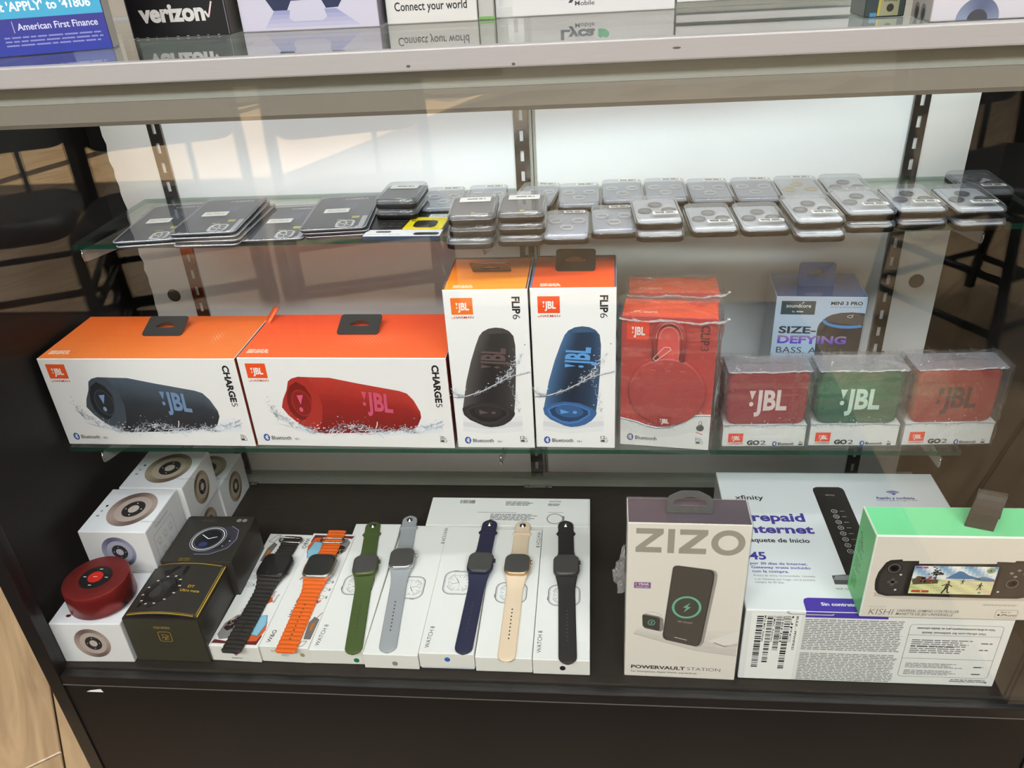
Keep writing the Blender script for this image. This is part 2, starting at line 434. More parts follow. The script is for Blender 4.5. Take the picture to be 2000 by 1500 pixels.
# storefront behind the customer side: a low sill, a header and mullions, daylight between them
mb = MB(); mb.box(X0, X1, Y0 - .1, Y0, 1.95, ZC + .08); mb.box(X0, X1, Y0 - .1, Y0, ZF - .06, ZF + 0.10)
mb.box(X0, X0 + .3, Y0 - .1, Y0, ZF + .10, 1.95); mb.box(X0 + .3 + 2 * 1.65, X1, Y0 - .1, Y0, ZF + .10, 1.95)
struct(mb.build('wall_front', M_WALL))
for i in range(2):
    xa = X0 + .3 + i * 1.65; xb = xa + 1.65
    mb = MB()
    mb.box(xa, xa + .05, Y0 - .07, Y0 - .01, ZF + .10, 1.95); mb.box(xb - .05, xb, Y0 - .07, Y0 - .01, ZF + .10, 1.95)
    mb.box(xa + .05, xb - .05, Y0 - .07, Y0 - .01, ZF + .10, ZF + .16); mb.box(xa + .05, xb - .05, Y0 - .07, Y0 - .01, 1.89, 1.95)
    w = struct(mb.build('window_%d' % (i + 1), M_FRAME))
    mb = MB(); mb.box(xa + .05, xb - .05, Y0 - .045, Y0 - .04, ZF + .16, 1.89); mb.build('pane', M_GLASS, w)

# waiting chairs on the customer side, seen only as reflections in the front glass
M_CHAIR = pbr('black_chair_metal', rgb(22, 21, 21), 0.4, 0.3)
M_SEAT = pbr('black_chair_vinyl', rgb(26, 25, 25), 0.5)
def chair(x, y, rz, label):
    t = thing('waiting_chair', label, 'chair', (x, y, ZF), rz, 'waiting chairs reflected in the case glass')
    mb = MB(); mb.loft([rrect(.40, .34, .07, .395), rrect(.43, .37, .08, .410), rrect(.43, .37, .08, .440), rrect(.39, .33, .07, .455)]); mb.build('seat', M_SEAT, t)
    mb = MB()
    bm = plate(rr2(-.215, 0, .215, .34, .06), [], .035, Matrix.Translation((0, -.205, .56)) @ Matrix.Rotation(math.radians(98), 4, 'X'))
    mb.from_bm(bm); mb.build('backrest', M_SEAT, t)
    for s in (-1, 1):
        mb = MB(); mb.tube([(s * .21, .19, 0), (s * .21, .165, .39), (s * .21, .08, .40)], .014, 8); mb.build('leg', M_CHAIR, t)
        mb = MB(); mb.tube([(s * .21, -.22, 0), (s * .21, -.17, .40), (s * .21, -.185, .56), (s * .20, -.225, .86)], .016, 8); mb.build('leg', M_CHAIR, t)
        for zz in (.10, .24):
            mb = MB(); mb.tube([(s * .21, .18, zz), (s * .21, -.20, zz)], .010, 8); mb.build('stretcher', M_CHAIR, t)
    for yy, zz in ((.182, .12), (-.205, .12), (.175, .25), (-.195, .25)):
        mb = MB(); mb.tube([(-.21, yy, zz), (.21, yy, zz)], .010, 8); mb.build('stretcher', M_CHAIR, t)
    mb = MB(); mb.tube([(.07, -.185, .40), (.07, -.19, .58)], .008, 6); mb.build('spindle', M_CHAIR, t)
    return t
chair(-0.97, -1.46, -0.42, 'black waiting chair mirrored at the far left of the glass')
chair(-0.49, -1.50, -0.36, 'black waiting chair mirrored over the white backing sheet')
chair(0.02, -1.55, -0.30, 'black waiting chair mirrored faintly in mid glass')
chair(1.72, -1.62, -0.5, 'black waiting chair mirrored at the right end of the glass')

# dark mat added on the customer side, to darken the lower glass reflection
t = thing('added_floor_mat', 'added dark floor mat, unseen itself, darkening the reflection in the lower glass', 'mat', (-.35, -1.05, ZF))
mb = MB(); mb.loft([rrect(3.2, 1.5, .03, .0005, 4), rrect(3.2, 1.5, .03, .003, 4), rrect(3.14, 1.44, .02, .008, 4)], smooth=False); mb.build('pile', pbr('added_dark_mat', rgb(52, 46, 42), .95, 0, .1, (400, .4), .3), t)
mb = MB(); q_ = [(x, y, .0070) for x, y in rr2(-1.585, -.735, 1.585, .735, .03)]; mb.tube(q_ + [q_[0]], .006, 6); mb.build('border', pbr('added_mat_border', rgb(34, 31, 30), .7), t)

# ================================================================== THE DISPLAY CASE
case = thing('display_case', 'black and aluminium glass-fronted display case holding all the boxed goods', 'display case', (0, 0, 0))
XL, XR = -0.034, 1.145
def cbox(name, m, x0, x1, y0, y1, z0, z1, b=0.0008, parent=case):
    mb = MB(); mb.bbox(x0, x1, y0, y1, z0, z1, b); return mb.build(name, m, parent)
cbox('kick_panel', M_BLACK, -.0154, XR - .0181, -.1320, -.1200, ZF, -.2412)
cbox('deck_board', M_DECK, XL, XR, -.119, .285, -.2398, ZD - .0004)
r = cbox('front_sill', M_POST, -.0154, XR - .0181, -.1330, -.1195, -.2405, -.2262, 0.0010)
cbox('sill_trim', M_GREYTRIM, -.0154, XR - .0181, -.1336, -.1322, -.2412, -.2400, 0.0003)
cbox('corner_post', M_POST, XL, -.0155, -.1340, -.1155, ZF, .4550)
cbox('corner_post', M_POST, XR - .018, XR, -.1340, -.1155, ZF, .4550)
cbox('side_panel', M_BLACK, -.042, -.0345, -.115, .290, ZF, .4550)
cbox('side_panel', M_BLACK, XR + .0005, XR + .008, -.115, .290, ZF, .4550)
cbox('back_panel', M_BLACK, -.042, XR + .008, .290, .300, ZF, .4550)
# white sliding doors in front of the back panel, with finger pulls; the outer sheets have torn edges
def door_panel(x0, x1, y, ragL, ragR, seed):
    R = random.Random(seed); n = 60; z0, z1 = -.2085, .455
    L, Rr = [], []
    for k in range(n + 1):
        z = z0 + (z1 - z0) * k / n
        L.append((x0 + (R.uniform(-.0022, .0022) + .004 * math.sin(z * 9)) * ragL, z)); Rr.append((x1 + R.uniform(-.0008, .0008) * ragR, z))
    mb = MB(); pts = [(a[0], y, a[1]) for a in L] + [(a[0], y, a[1]) for a in Rr]; m_ = n + 1
    mb.add(pts, [(k, m_ + k, m_ + k + 1, k + 1) for k in range(n)])
    pb = [(p[0], y + .004, p[2]) for p in pts]
    mb.add(pb, [(k + 1, m_ + k + 1, m_ + k, k) for k in range(n)])
    for a, b_ in ((0, 1), (m_ + 1, m_)):
        mb.add([q for k in range(n + 1) for q in (pts[(0 if a == 0 else m_) + k], pb[(0 if a == 0 else m_) + k])], [(2 * k, 2 * k + 1, 2 * k + 3, 2 * k + 2) for k in range(n)])
    return mb
dl = door_panel(-.0035, .0805, .2722, 1, 0, 3).build('backing_sheet', M_SHEET, case)
dr = door_panel(1.0203, 1.0950, .2722, 0, 0, 4).build('backing_sheet', M_SHEET, case)
for p_, cx, cz in ((dl, .0334, .1046), (dr, 1.0662, .1084)):
    mb = MB(); mb.loft([[(cx + q[0], .2721, cz + q[1]) for q in circ(.0098, 0, 28)], [(cx + q[0], .2717, cz + q[1]) for q in circ(.0092, 0, 28)]]); mb.build('finger_pull', M_HOLE, p_)
for x0, x1, yy in ((.0812, .5645, .2722), (.5655, 1.0197, .2735)):
    d_ = cbox('sliding_door', M_WHITE, x0, x1, yy, yy + .005, -.2085, .4550, 0.0006)
    cbox('door_edge', M_ALU2, (x1 - .0035) if x0 < .3 else x0, x1 if x0 < .3 else x0 + .0035, yy - .0012, yy, -.2085, .4550, 0.0003, d_)
t_ = cbox('door_track', M_ALU2, -.03, XR - .02, .2580, .2890, ZD - .0003, -.2140, 0.0006)
cbox('track_lip', M_ALU2, -.03, XR - .02, .2560, .2585, ZD, -.2110, 0.0004, t_)
cbox('track_lip', M_ALU2, -.03, XR - .02, .2700, .2720, -.2140, -.2070, 0.0004, t_)
# slotted wall standards with real slots
def standard(cx):
    y, w, sw, sh, pt = .2700, .0175, .0046, .0135, .0254
    mb = MB()
    mb.box(cx - w / 2, cx - sw / 2, y - .001, y, ZD + .004, .455); mb.box(cx + sw / 2, cx + w / 2, y - .001, y, ZD + .004, .455)
    z = .3409 - 25 * pt
    while z < .46:
        a, b_ = max(z + sh / 2, ZD + .004), min(z + pt - sh / 2, .455)
        if a < b_: mb.box(cx - sw / 2, cx + sw / 2, y - .001, y, a, b_)
        z += pt
    for s in (-1, 1): mb.box(cx + s * w / 2 - .0006, cx + s * w / 2 + .0006, y, y + .0018, ZD + .004, .455)
    return mb.build('wall_standard', M_CHROME, case)
for cx in (.0717, .5512, 1.0290):
    st = standard(cx)
    mb = MB(); mb.bbox(cx - .020, cx + .024, .2480, .2570, ZD, ZD + .003, .0005); mb.tube([(cx - .014, .2525, ZD + .003), (cx - .014, .2525, ZD + .0045)], .0028, 10); mb.tube([(cx + .016, .2525, ZD + .003), (cx + .016, .2525, ZD + .0045)], .0028, 10)
    mb.build('foot_clip', M_CHROME, st)
# front glass, aluminium top rail, counter glass
cbox('front_glass', M_GLASS, XL + .001, XR - .001, -.1290, -.1240, -.2262, .4560, 0.0004)
ra = cbox('top_rail', M_ALU, XL - .002, XR + .002, -.1360, -.1270, .4557, .4716, 0.0014)
for xa, za, w_, h_ in ((.155, .4650, .0016, .0012), (.164, .4652, .003, .0008), (.155, .4590, .0018, .0016), (.505, .4598, .0016, .0010), (.583, .4582, .0014, .0010), (.700, .4642, .0030, .0008), (.178, .4572, .0012, .0010)):
    mb = MB(); mb.loft([[(xa + q[0], -.1361, za + q[1]) for q in circ(w_, 0, 10, 0, 0, h_)], [(xa + q[0], -.13615, za + q[1]) for q in circ(w_ * .8, 0, 10, 0, 0, h_ * .8)]]); mb.build('scuff_mark', M_GREYTRIM, ra)
mb = MB(); mb.box(XL, XR, -.1268, .298, .4625, .4685); mb.build('counter_glass', M_TOPGLASS, case)
mb = MB(); mb.box(-.042, XR + .008, .2985, .306, .4557, .4716); mb.build('back_rail', M_ALU, case)
# light housing hanging behind the rail
lh = MB()
def prof(pts, mb_, x0, x1):
    n = len(pts); mb_.add([(x0, *p) for p in pts] + [(x1, *p) for p in pts], [(i, (i + 1) % n, n + (i + 1) % n, n + i) for i in range(n)] + [tuple(range(n - 1, -1, -1)), tuple(range(n, 2 * n))])
prof([(-.1237, .4553), (-.1237, .4412), (-.1200, .4405), (-.0100, .4405), (.0000, .4553)], lh, XL + .02, XR - .02)
hs = lh.build('light_housing', M_ALU2, case)
lh = MB(); prof([(-.1237, .4410), (-.1225, .4260), (-.1205, .4225), (-.0640, .4190), (-.0620, .4404)], lh, XL + .02, XR - .02); lh.build('housing_cover', M_BRONZE, hs)

# glass shelves and their brackets
def shelf(x0, x1, y0, y1, zt, th, label):
    t = thing('glass_shelf', label, 'shelf', ((x0 + x1) / 2, (y0 + y1) / 2, zt - th), 0, 'green-edged glass shelves')
    w, d = x1 - x0, y1 - y0
    mb = MB(); v = [(x, y, z) for z in (0, th) for y in (-d / 2, d / 2) for x in (-w / 2, w / 2)]
    mb.add(v, [(0, 2, 3, 1), (4, 5, 7, 6)]); mb.build('pane', M_TOPGLASS, t)
    mb = MB(); mb.add(v, [(0, 1, 5, 4)]); mb.build('polished_edge', M_EDGE, t)
    mb = MB(); mb.add(v, [(1, 3, 7, 5), (3, 2, 6, 7), (2, 0, 4, 6)]); mb.build('ground_edge', M_EDGE2, t)
    return t
shelf(.0340, 1.1180, .0885, .2670, ZU, .0060, 'upper glass shelf carrying flat clear lens cases')
shelf(-.0240, 1.0565, .0345, .2670, -.0002, .0060, 'middle glass shelf carrying the boxed speakers')
def bracket(sx, tipx, tipy, z, label):
    t = thing('shelf_bracket', label, 'bracket', (sx, .266, z), 0, 'shelf brackets hooked in the wall standards')
    L = math.hypot(tipx - sx, tipy - .266); a = math.atan2(tipx - sx, .266 - tipy)
    out_ = [(0, 0), (L, 0)] + [(L - .006 + .006 * math.cos(math.radians(q)), -.007 + .0075 * math.sin(math.radians(q))) for q in range(60, -100, -20)] + [(L * .35, -.024), (0, -.030)]
    M = Matrix.Rotation(a, 4, 'Z') @ Matrix(((0, 0, 1, -.001), (-1, 0, 0, 0), (0, 1, 0, 0), (0, 0, 0, 1)))
    mb = MB(); mb.from_bm(plate(out_, [], .002, M)); mb.build('arm', M_BRACKET, t)
    mb = MB(); mb.tube([M @ Vector((q[0] + .0006, q[1], .001)) for q in out_[1:9]], .0014, 6); mb.build('bright_lip', M_CHROME, t)
    return t
for sx, tx, ty, z, lb in ((.0717, .046, .084, ZU - .0062, 'left bracket holding the upper glass shelf'), (.5512, .520, .082, ZU - .0062, 'middle bracket holding the upper glass shelf'), (1.0290, 1.046, .084, ZU - .0062, 'right bracket holding the upper glass shelf'),
                          (.0717, .020, .030, -.0064, 'left bracket holding the middle glass shelf'), (.5512, .529, .030, -.0064, 'middle bracket holding the middle glass shelf'), (1.0290, 1.034, .030, -.0064, 'right bracket holding the middle glass shelf')):
    bracket(sx, tx, ty, z, lb)

# ================================================================== shared printing
def rune(p, x, y, h, col=(1, 1, 1)):
    w = h * .30; p.line([(x - w, y - h * .24), (x + w, y + h * .24), (x, y + h * .5), (x, y - h * .5), (x + w, y - h * .24), (x - w, y + h * .24)], h * .11, col)
def bluetooth(parent, F, x, y, h, w, ver=None):
    p = Print(*F); p.ell(x + h * .62, y + h / 2, h * .56, h * .74, hx('2F4FA0')); p.up(); rune(p, x + h * .62, y + h / 2, h * .95)
    p.text('Bluetooth', x + h * 1.5, y + h * .1, h * .74, INK, .012, w)
    if ver: p.text(ver, x + h * 1.5 + w + 4.5, y + h * .1, h * .36, INK, .02, 5.6)
    p.build('bluetooth_mark', parent)
def logo_text(p, x, y, h, w, col):
    """exclamation mark of a triangle over a dot, then three narrow letters"""
    p.poly([(x, y + h), (x + w * .17, y + h), (x + w * .085, y + h * .52)], col); p.ell(x + w * .075, y + h * .30, w * .055, h * .12, col, 0, 14)
    p.text('JBL', x + w * .16, y, h, col, .035, w * .84)
def logo(parent, F, x0, y0, x1, y1, sub=True, col=None):
    p = Print(*F); p.rect(x0, y0, x1, y1, col or REDOR); p.up()
    w, h = x1 - x0, y1 - y0; logo_text(p, x0 + w * .22, y0 + h * .28, h * .42, w * .60, WHITE)
    if sub:
        p.text('by', x0, y0 - h * .24, h * .10, col or REDOR, .01); p.text('HARMAN', x0 + w * .12, y0 - h * .24, h * .15, hx('C0432C'), .01, w * .88)
    p.build('logo_square', parent)
def battery(parent, F, x, y, hrs, s=1.0):
    p = Print(*F); p.text(hrs, x, y + 4.4 * s, 4.3 * s, INK, .01, 5.2 * s); p.text('H', x + 5.6 * s, y + 4.4 * s, 2.4 * s, INK, .01, 1.8 * s)
    p.loop(rr2(x, y, x + 8 * s, y + 3.2 * s, .8), .5, INK); p.poly([(x + .8, y + .6), (x + 5.4 * s, y + .6), (x + 4.6 * s, y + 2.6 * s), (x + .8, y + 2.6 * s)], INK)
    p.build('battery_mark', parent)
def splash(p, path, n, seed, amp=5.0, dark=0.5):
    R = random.Random(seed); cols = [hx('F6F7FA'), hx('C9CED8'), hx('A9B0BD'), hx('E2E6EE'), hx('7F8794') if dark > .4 else hx('B8BEC8')]
    for k in range(n):
        t = R.random() * (len(path) - 1); i = min(int(t), len(path) - 2); q = t - i
        x = path[i][0] + (path[i + 1][0] - path[i][0]) * q; y = path[i][1] + (path[i + 1][1] - path[i][1]) * q
        a = math.atan2(path[i + 1][1] - path[i][1], path[i + 1][0] - path[i][0]) + R.gauss(0, .55)
        x += R.gauss(0, amp * .35); y += R.gauss(0, amp * .45); L = R.uniform(2, 8) * amp / 5; c = R.uniform(-.8, .8); pts = []
        for j in range(5):
            s_ = j / 4 - .5; pts.append((x + math.cos(a) * L * s_ - math.sin(a) * c * L * s_ * s_ * 2, y + math.sin(a) * L * s_ + math.cos(a) * c * L * s_ * s_ * 2))
        p.line(pts, R.uniform(.25, 1.0) * amp / 5, R.choice(cols))
    for k in range(n // 3):
        t = R.random() * (len(path) - 1); i = min(int(t), len(path) - 2); q = t - i
        x = path[i][0] + (path[i + 1][0] - path[i][0]) * q + R.gauss(0, amp); y = path[i][1] + (path[i + 1][1] - path[i][1]) * q + abs(R.gauss(0, amp * 1.6))
        p.ell(x, y, R.uniform(.25, .9), R.uniform(.25, .8), R.choice(cols), 0, 8)
TRI_HOLE = [(-10.5, 13.5), (10.5, 13.5), (12.5, 15.0), (11.8, 17.0), (2.6, 22.6), (0, 23.3), (-2.6, 22.6), (-11.8, 17.0), (-12.5, 15.0)]
def hang_tab(parent, mat, w, h, x, y, z, tilt, sc=1.0, th=.0012):
    o_ = [(a * .001, b_ * .001) for a, b_ in rr2(-w / 2, 0, w / 2, h, 4)]
    hl = [(a * .001 * sc, b_ * .001 * sc + (h - 33 * sc) * .0005) for a, b_ in TRI_HOLE]
    M = Matrix.Translation((x, y, z)) @ Matrix.Rotation(math.radians(tilt), 4, 'X')
    mb = MB(); mb.from_bm(plate(o_, [hl], th, M)); return mb.build('hang_tab', mat, parent)

# ------------------------------------------------------------------ wide speaker cartons, middle shelf
def wide_speaker(loc, rz, label, topc, topc2, body, light, dark, mark, logoc, dots):
    t = thing('speaker_carton', label, 'box', loc, rz, 'boxed speakers on the middle shelf')
    w, d, h = .2495, .1189, .1238; F, T = front(w, d, h), topf(w, d, h)
    carton(t, 'carton', w, d, h, dict(all=WHITE, front=hx('E9E7E6'), top=topc, left=hx('3A3432'), right=hx('8E2B1E'), back=topc))
    p = Print(*T)
    p.grid([(.8, .8), (249, .8)], [(.8, 118), (249, 118)], 12, 8, lambda s, q: mixc(mixc(topc2, topc, min(1, q * 1.2)), topc2, max(0, s - .45) * .8 * (1 - q)))
    p.up(); R = random.Random(5)
    for r in range(24):
        for k in range(46):
            x, y = 40 + k * 4.5 + (r % 2) * 2.2, 22 + r * 3.2; g = math.exp(-((x - 150) / 55) ** 2 - ((y - 48) / 22) ** 2) if dots == 'all' else math.exp(-((x - 205) / 9) ** 2 - ((y - 55) / 22) ** 2)
            if g > .12 and x < 245: p.poly([(x - 1.5 * g, y), (x, y - 1.1 * g), (x + 1.5 * g, y), (x, y + 1.1 * g)], mixc(topc2, (1, .80, .60), .22 if dots == 'all' else .6 * g))
    for k in range(3): p.greek(7, 12 + k * 3.4, 35 - k * 1.2, 14.6 + k * 3.4, 1, hx('FBE3D0'), k, .75, .04)
    p.build('printed_lid', t)
    logo(t, F, 8.6, 96.5, 33.2, 116.3, True, logoc)
    p = Print(*F)
    p.text('CHARGE', 232.3, 115.0, 7.6, INK, .045, 50.6, -90)
    p.text('5', 232.3, 63.4, 7.6, INK, -.005, 5.2, -90); p.build('product_lettering', t)
    bluetooth(t, F, 9.4, 8.6, 7.2, 25, 'V5.1'); battery(t, F, 232.4, 9.0, '20')
    p = Print(*F)       # the picture of the speaker
    p.grid([(44, 30), (70, 17), (150, 18), (238, 22)], [(18, 36), (60, 30), (150, 30), (235, 42)], 20, 4, lambda s, q: mixc(hx('DCE0EA'), hx('E9E7E6'), abs(q - .4) * 1.6)).up()
    lo = [(79, 20.1), (87.3, 19.4), (140, 21), (200.7, 26.2), (207, 32), (212.4, 43.7)]; hi = [(72, 98.6), (108.5, 97.6), (142, 90.1), (190, 80.4), (199, 77), (206, 67.6), (212.3, 51.8)]
    def shade(s, q):
        st = 1 + (.16 if (int(s * 120 + q * 9) % 2) else -.10); k = mixc(dark, mixc(body, light, max(0, q - .55) * 1.4), min(1, .25 + q * 1.0)); return tuple(min(1, c * st) for c in k)
    p.grid(lo, hi, 120, 18, shade).up()
    cap = [(57, 92.5), (62, 96.4), (70.9, 98.9), (80, 97.8), (87, 88), (91.5, 74), (93, 58), (90, 40), (85, 27), (79, 20.1), (60.5, 31.7), (48.6, 44.8), (42.3, 56.3), (46.1, 67.7), (53.1, 80.6)]
    p.poly(cap, mixc(body, light, .32)).up()
    p.poly([(57.5, 86), (66.7, 92), (76, 86), (81.5, 74), (81, 60), (74, 45), (65.8, 36.8), (57, 43), (51.5, 52), (50.5, 64), (53, 77)], mixc(body, dark, .7)).up()
    p.ell(68.5, 62.5, 12.2, 18.6, mixc(body, light, .22), .10).up().ell(68.5, 62.5, 11.0, 17.2, mixc(dark, body, .55), .10).up()
    p.poly([(64.0, 73.2), (71.9, 74.0), (66.9, 60.6)], mark); p.ell(66.2, 53.4, 2.3, 3.3, mark)
    A = Print(F[0], Vector((1, 0, -.13)), Vector((.05, 0, 1)), p.k); logo_text(A, 139, 73.5, 24, 37, mixc(mark, body, .25)); A.mb.c = [mixc(c, body, .0) for c in A.mb.c]; A.build('logo_lettering', t)
    p.line([(157.9, 37.2), (157, 32), (154.9, 28.0)], 1.1, hx('F4EEEA')); p.up()
    splash(p, [(26, 60), (34, 46), (44, 38), (60, 28), (78, 21), (100, 21), (120, 25), (140, 24), (158, 22), (185, 25), (205, 26), (225, 30), (240, 38)], 230, 7, 5.5)
    splash(p, [(98, 24), (110, 32), (122, 29), (136, 32), (150, 25), (165, 24), (185, 29), (200, 26)], 110, 8, 4.0)
    p.build('speaker_picture', t)
    return t
c1 = wide_speaker((.0972, .0400, .0), math.radians(-.9), 'orange-topped speaker carton with dark blue speaker picture, at the left end', hx('EE6A2C'), hx('F58442'), hx('393D44'), hx('5C6876'), hx('231F20'), hx('7D9CC4'), hx('E85A2C'), 'few')
hang_tab(c1, M_GREYTAB, 52, 34, .0045, .060, .1239, 20)
c2 = wide_speaker((.3485, .0382, .0), math.radians(-1.2), 'red-orange-topped speaker carton with bright red speaker picture', hx('F0532C'), hx('F96A32'), hx('9E2823'), hx('C44438'), hx('661816'), hx('DA5C7E'), hx('EE5428'), 'all')
hang_tab(c2, M_GREYTAB, 52, 34, .0045, .060, .1239, 20)
mb = MB(); mb.loft([[(x, y, z) for x, z in ((-.003, 0), (.003, 0), (.0032, .0012), (-.0032, .0012))] for y, z in ((0, 0),)] + [[(x + .002 * k, .0045 * k, .0035 * k + dz) for x, dz in ((-.0034, 0), (.0034, 0), (.0038, .0014), (-.0038, .0014))] for k in range(1, 5)])
o = mb.build('torn_flap', pbr('orange_card', hx('F0602C'), .4), c2); o.location = (-.1215, .092, .1236)

# ------------------------------------------------------------------ tall speaker cartons
def tall_speaker(loc, rz, label, topc, topc2, body, light, dark, rim, mark, logoc, left):
    t = thing('speaker_carton', label, 'box', loc, rz, 'boxed speakers on the middle shelf')
    w, d, h = .0932, .0960, .2066; F, T = front(w, d, h), topf(w, d, h)
    carton(t, 'carton', w, d, h, dict(all=WHITE, front=hx('ECEBEB'), top=topc, left=left, right=hx('39343A'), back=hx('2A2628')))
    p = Print(*T); p.grid([(2.2, .6), (91, .6)], [(2.2, 90), (91, 90)], 8, 6, lambda s, q: mixc(topc2, topc, q)); p.up()
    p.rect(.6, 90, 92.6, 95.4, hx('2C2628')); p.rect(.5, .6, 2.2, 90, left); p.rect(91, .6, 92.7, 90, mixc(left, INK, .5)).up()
    for k in range(3): p.greek(11, 4.2 + k * 2.8, 34 - k, 6.4 + k * 2.8, 1, hx('FBE3D0'), k, .75, .04)
    R = random.Random(3)
    for r in range(6):
        for k in range(14): p.poly([(18 + k * 4.6 - .8, 18 + r * 4), (18 + k * 4.6, 17.4 + r * 4), (18 + k * 4.6 + .8, 18 + r * 4), (18 + k * 4.6, 18.6 + r * 4)], mixc(topc, topc2, .6))
    p.build('printed_lid', t)
    logo(t, F, 8.1, 177, 32.3, 197, True, logoc)
    p = Print(*F)
    p.text('FLIP', 75.8, 197.8, 8.3, INK, .035, 20.4, -90)
    p.text('6', 75.8, 176.6, 8.3, INK, -.006, 5.8, -90); p.build('product_lettering', t)
    bluetooth(t, F, 8.8, 7.4, 6.8, 25, 'V5.1'); battery(t, F, 76.4, 8.8, '12')
    p = Print(*F)
    p.grid([(8, 24), (40, 20), (80, 24)], [(10, 44), (40, 40), (80, 46)], 10, 3, lambda s, q: mixc(hx('D8D8DC'), hx('ECEBEB'), abs(q - .5) * 1.9)).up()
    lo = [(9.7, 52), (17.6, 92.3), (24.9, 118.4), (31.8, 138.3), (36.8, 150.7), (41, 156)]; hi = [(70.5, 46), (73.5, 71.9), (75.9, 109.4), (76.7, 138.2), (75.2, 150.6), (70, 157)]
    def shade(s, q):
        st = 1 + (.22 if (int(s * 96) + int(q * 20)) % 2 else -.12); e = 1 - abs(q - .5) * 2
        k = mixc(mixc(body, light, max(0, .35 - q) * 1.5 + max(0, q - .8)), dark, e * .7 * (1 if s < .75 else .5)); return tuple(min(1, c * st) for c in k)
    p.grid(lo, hi, 96, 20, shade).up()
    p.poly([(41, 156), (48, 159.8), (56, 161.1), (64, 160), (70, 157), (73, 154), (40, 153)], mixc(body, light, .25)).up()
    p.poly([(9.7, 55.7), (13, 58), (22, 62), (36, 64.5), (52, 62.5), (66, 56), (72, 50), (71, 46), (66, 38.8), (58, 33), (50.9, 30.6), (42, 29.5), (34.2, 31.3), (25, 36), (17.6, 40), (11, 47)], mixc(rim, dark, .35)).up()
    p.poly([(14, 54), (22, 59), (36, 61.8), (52, 59), (64, 53.5), (64.4, 46), (51, 36), (40, 33.8), (31, 35.5), (17, 44.5)], rim).up()
    p.poly([(17, 53.4), (24, 57.2), (37, 60.3), (51, 57.4), (61.5, 52.4), (62, 47), (50, 38.8), (40, 36.8), (31, 38.4), (20, 45.5)], mixc(dark, rim, .25)).up()
    p.ell(40, 51.5, 16.5, 8.6, mixc(rim, dark, .45), -.1).up(); p.poly([(29.5, 54.2), (29.9, 47.8), (40.6, 50.0)], mark); p.ell(46.6, 50, 2.6, 1.9, mark)
    A = Print(F[0], Vector((.10, 0, 1.0)), Vector((-1.0, 0, .06)), p.k); A.o = Vector(F[0]) + Vector((.0620, 0, .1085)); logo_text(A, 0, 0, 26, 26.5, mark)
    A.build('logo_lettering', t); p.up()
    splash(p, [(0, 72.2), (15.3, 72.3), (35.2, 79.2), (51.7, 88.8), (67.9, 98.3), (92, 105.8)], 70, 12, 3.2)
    splash(p, [(1, 80), (6, 74), (12, 73)], 30, 13, 4.0); splash(p, [(54, 92), (66, 100), (74, 112), (84, 128)], 70, 14, 4.0); splash(p, [(66, 96), (74, 70), (76, 52)], 34, 15, 2.6)
    p.line([(0.6, 71.6), (15.3, 72.6), (35.2, 79.5), (51.7, 89.0), (67.9, 98.6), (92.4, 106.0)], 1.1, hx('D9DBE0')); p.line([(0.6, 70.6), (15.3, 71.4), (35.2, 78.0), (51.7, 87.4), (67.9, 97.2), (92.4, 104.6)], .5, hx('5A5C64'))
    p.build('speaker_picture', t)
    return t
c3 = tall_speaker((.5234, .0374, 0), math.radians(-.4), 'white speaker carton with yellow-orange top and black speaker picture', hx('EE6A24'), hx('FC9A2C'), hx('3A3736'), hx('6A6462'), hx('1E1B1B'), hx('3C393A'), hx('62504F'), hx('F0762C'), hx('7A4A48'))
hang_tab(c3, M_BLK, 44, 30, .003, .052, .2068, 140, .9)
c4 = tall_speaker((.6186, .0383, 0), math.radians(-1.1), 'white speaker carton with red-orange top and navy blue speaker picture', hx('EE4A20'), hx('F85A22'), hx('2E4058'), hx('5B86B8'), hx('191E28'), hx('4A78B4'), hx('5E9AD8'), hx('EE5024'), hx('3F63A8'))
hang_tab(c4, M_BLK, 45, 33, .001, .046, .2068, 26, .95)

# ------------------------------------------------------------------ clear wrap around a carton
def wrap(parent, w, d, h, seed, g=.0022, peak=.006, skirt=0.0):
    R = random.Random(seed); n = 14; mb = MB(); rings = []
    for k in range(n + 1):
        z = -.0002 + (h + g) * k / n; base = rrect(w + 2 * g, d + 2 * g, .004, z, 2, 0, d / 2); q = []
        for (x, y, zz) in base:
            j = g * .55; fl = skirt * (k / n) ** 3
            q.append((x * (1 + fl) + R.uniform(-j, j), y + R.uniform(-j, j) * .8, zz + (R.uniform(-.0006, .0006) if 0 < k else 0)))
        rings.append(q)
    mb.loft(rings, cap0=False, cap1=False, smooth=False)
    nt_ = len(rings[-1]); rt_ = rings[-1]; c_ = []
    for sx, sy in ((.62, .55), (.2, .15)): c_.append([(x * sx, d / 2 + (y - d / 2) * sy, h + g + R.uniform(.2, 1) * peak) for x, y, z in rt_])
    mb.loft([rt_] + c_, smooth=False, cap0=False, cap1=True)
    return mb.build('clear_wrap', M_WRAP, parent)
def fold_strip(parent, pts, w, mat=None):  # wrap seam strip, whitened to imitate glints
    mb = MB(); rings = []
    R = random.Random(len(TXT) + int(pts[0][0] * 1e5)); fine = []
    for k in range(len(pts) - 1):
        for q in range(6): fine.append(Vector(pts[k]).lerp(Vector(pts[k + 1]), q / 6) + Vector((0, 0, R.uniform(-.0006, .0006))))
    for x, y, z in fine:
        u = w * R.uniform(.3, 1.2); hh = R.choice((.0001, .0003, .0006, .0012)); rings.append([(x, y - u, z), (x, y + u, z + hh * .5), (x + .0003, y + u, z + hh), (x + .0003, y - u, z + hh * .7)])
    mb.loft(rings, smooth=False); return mb.build('seam_glint', mat or M_CREASEGLINT, parent)

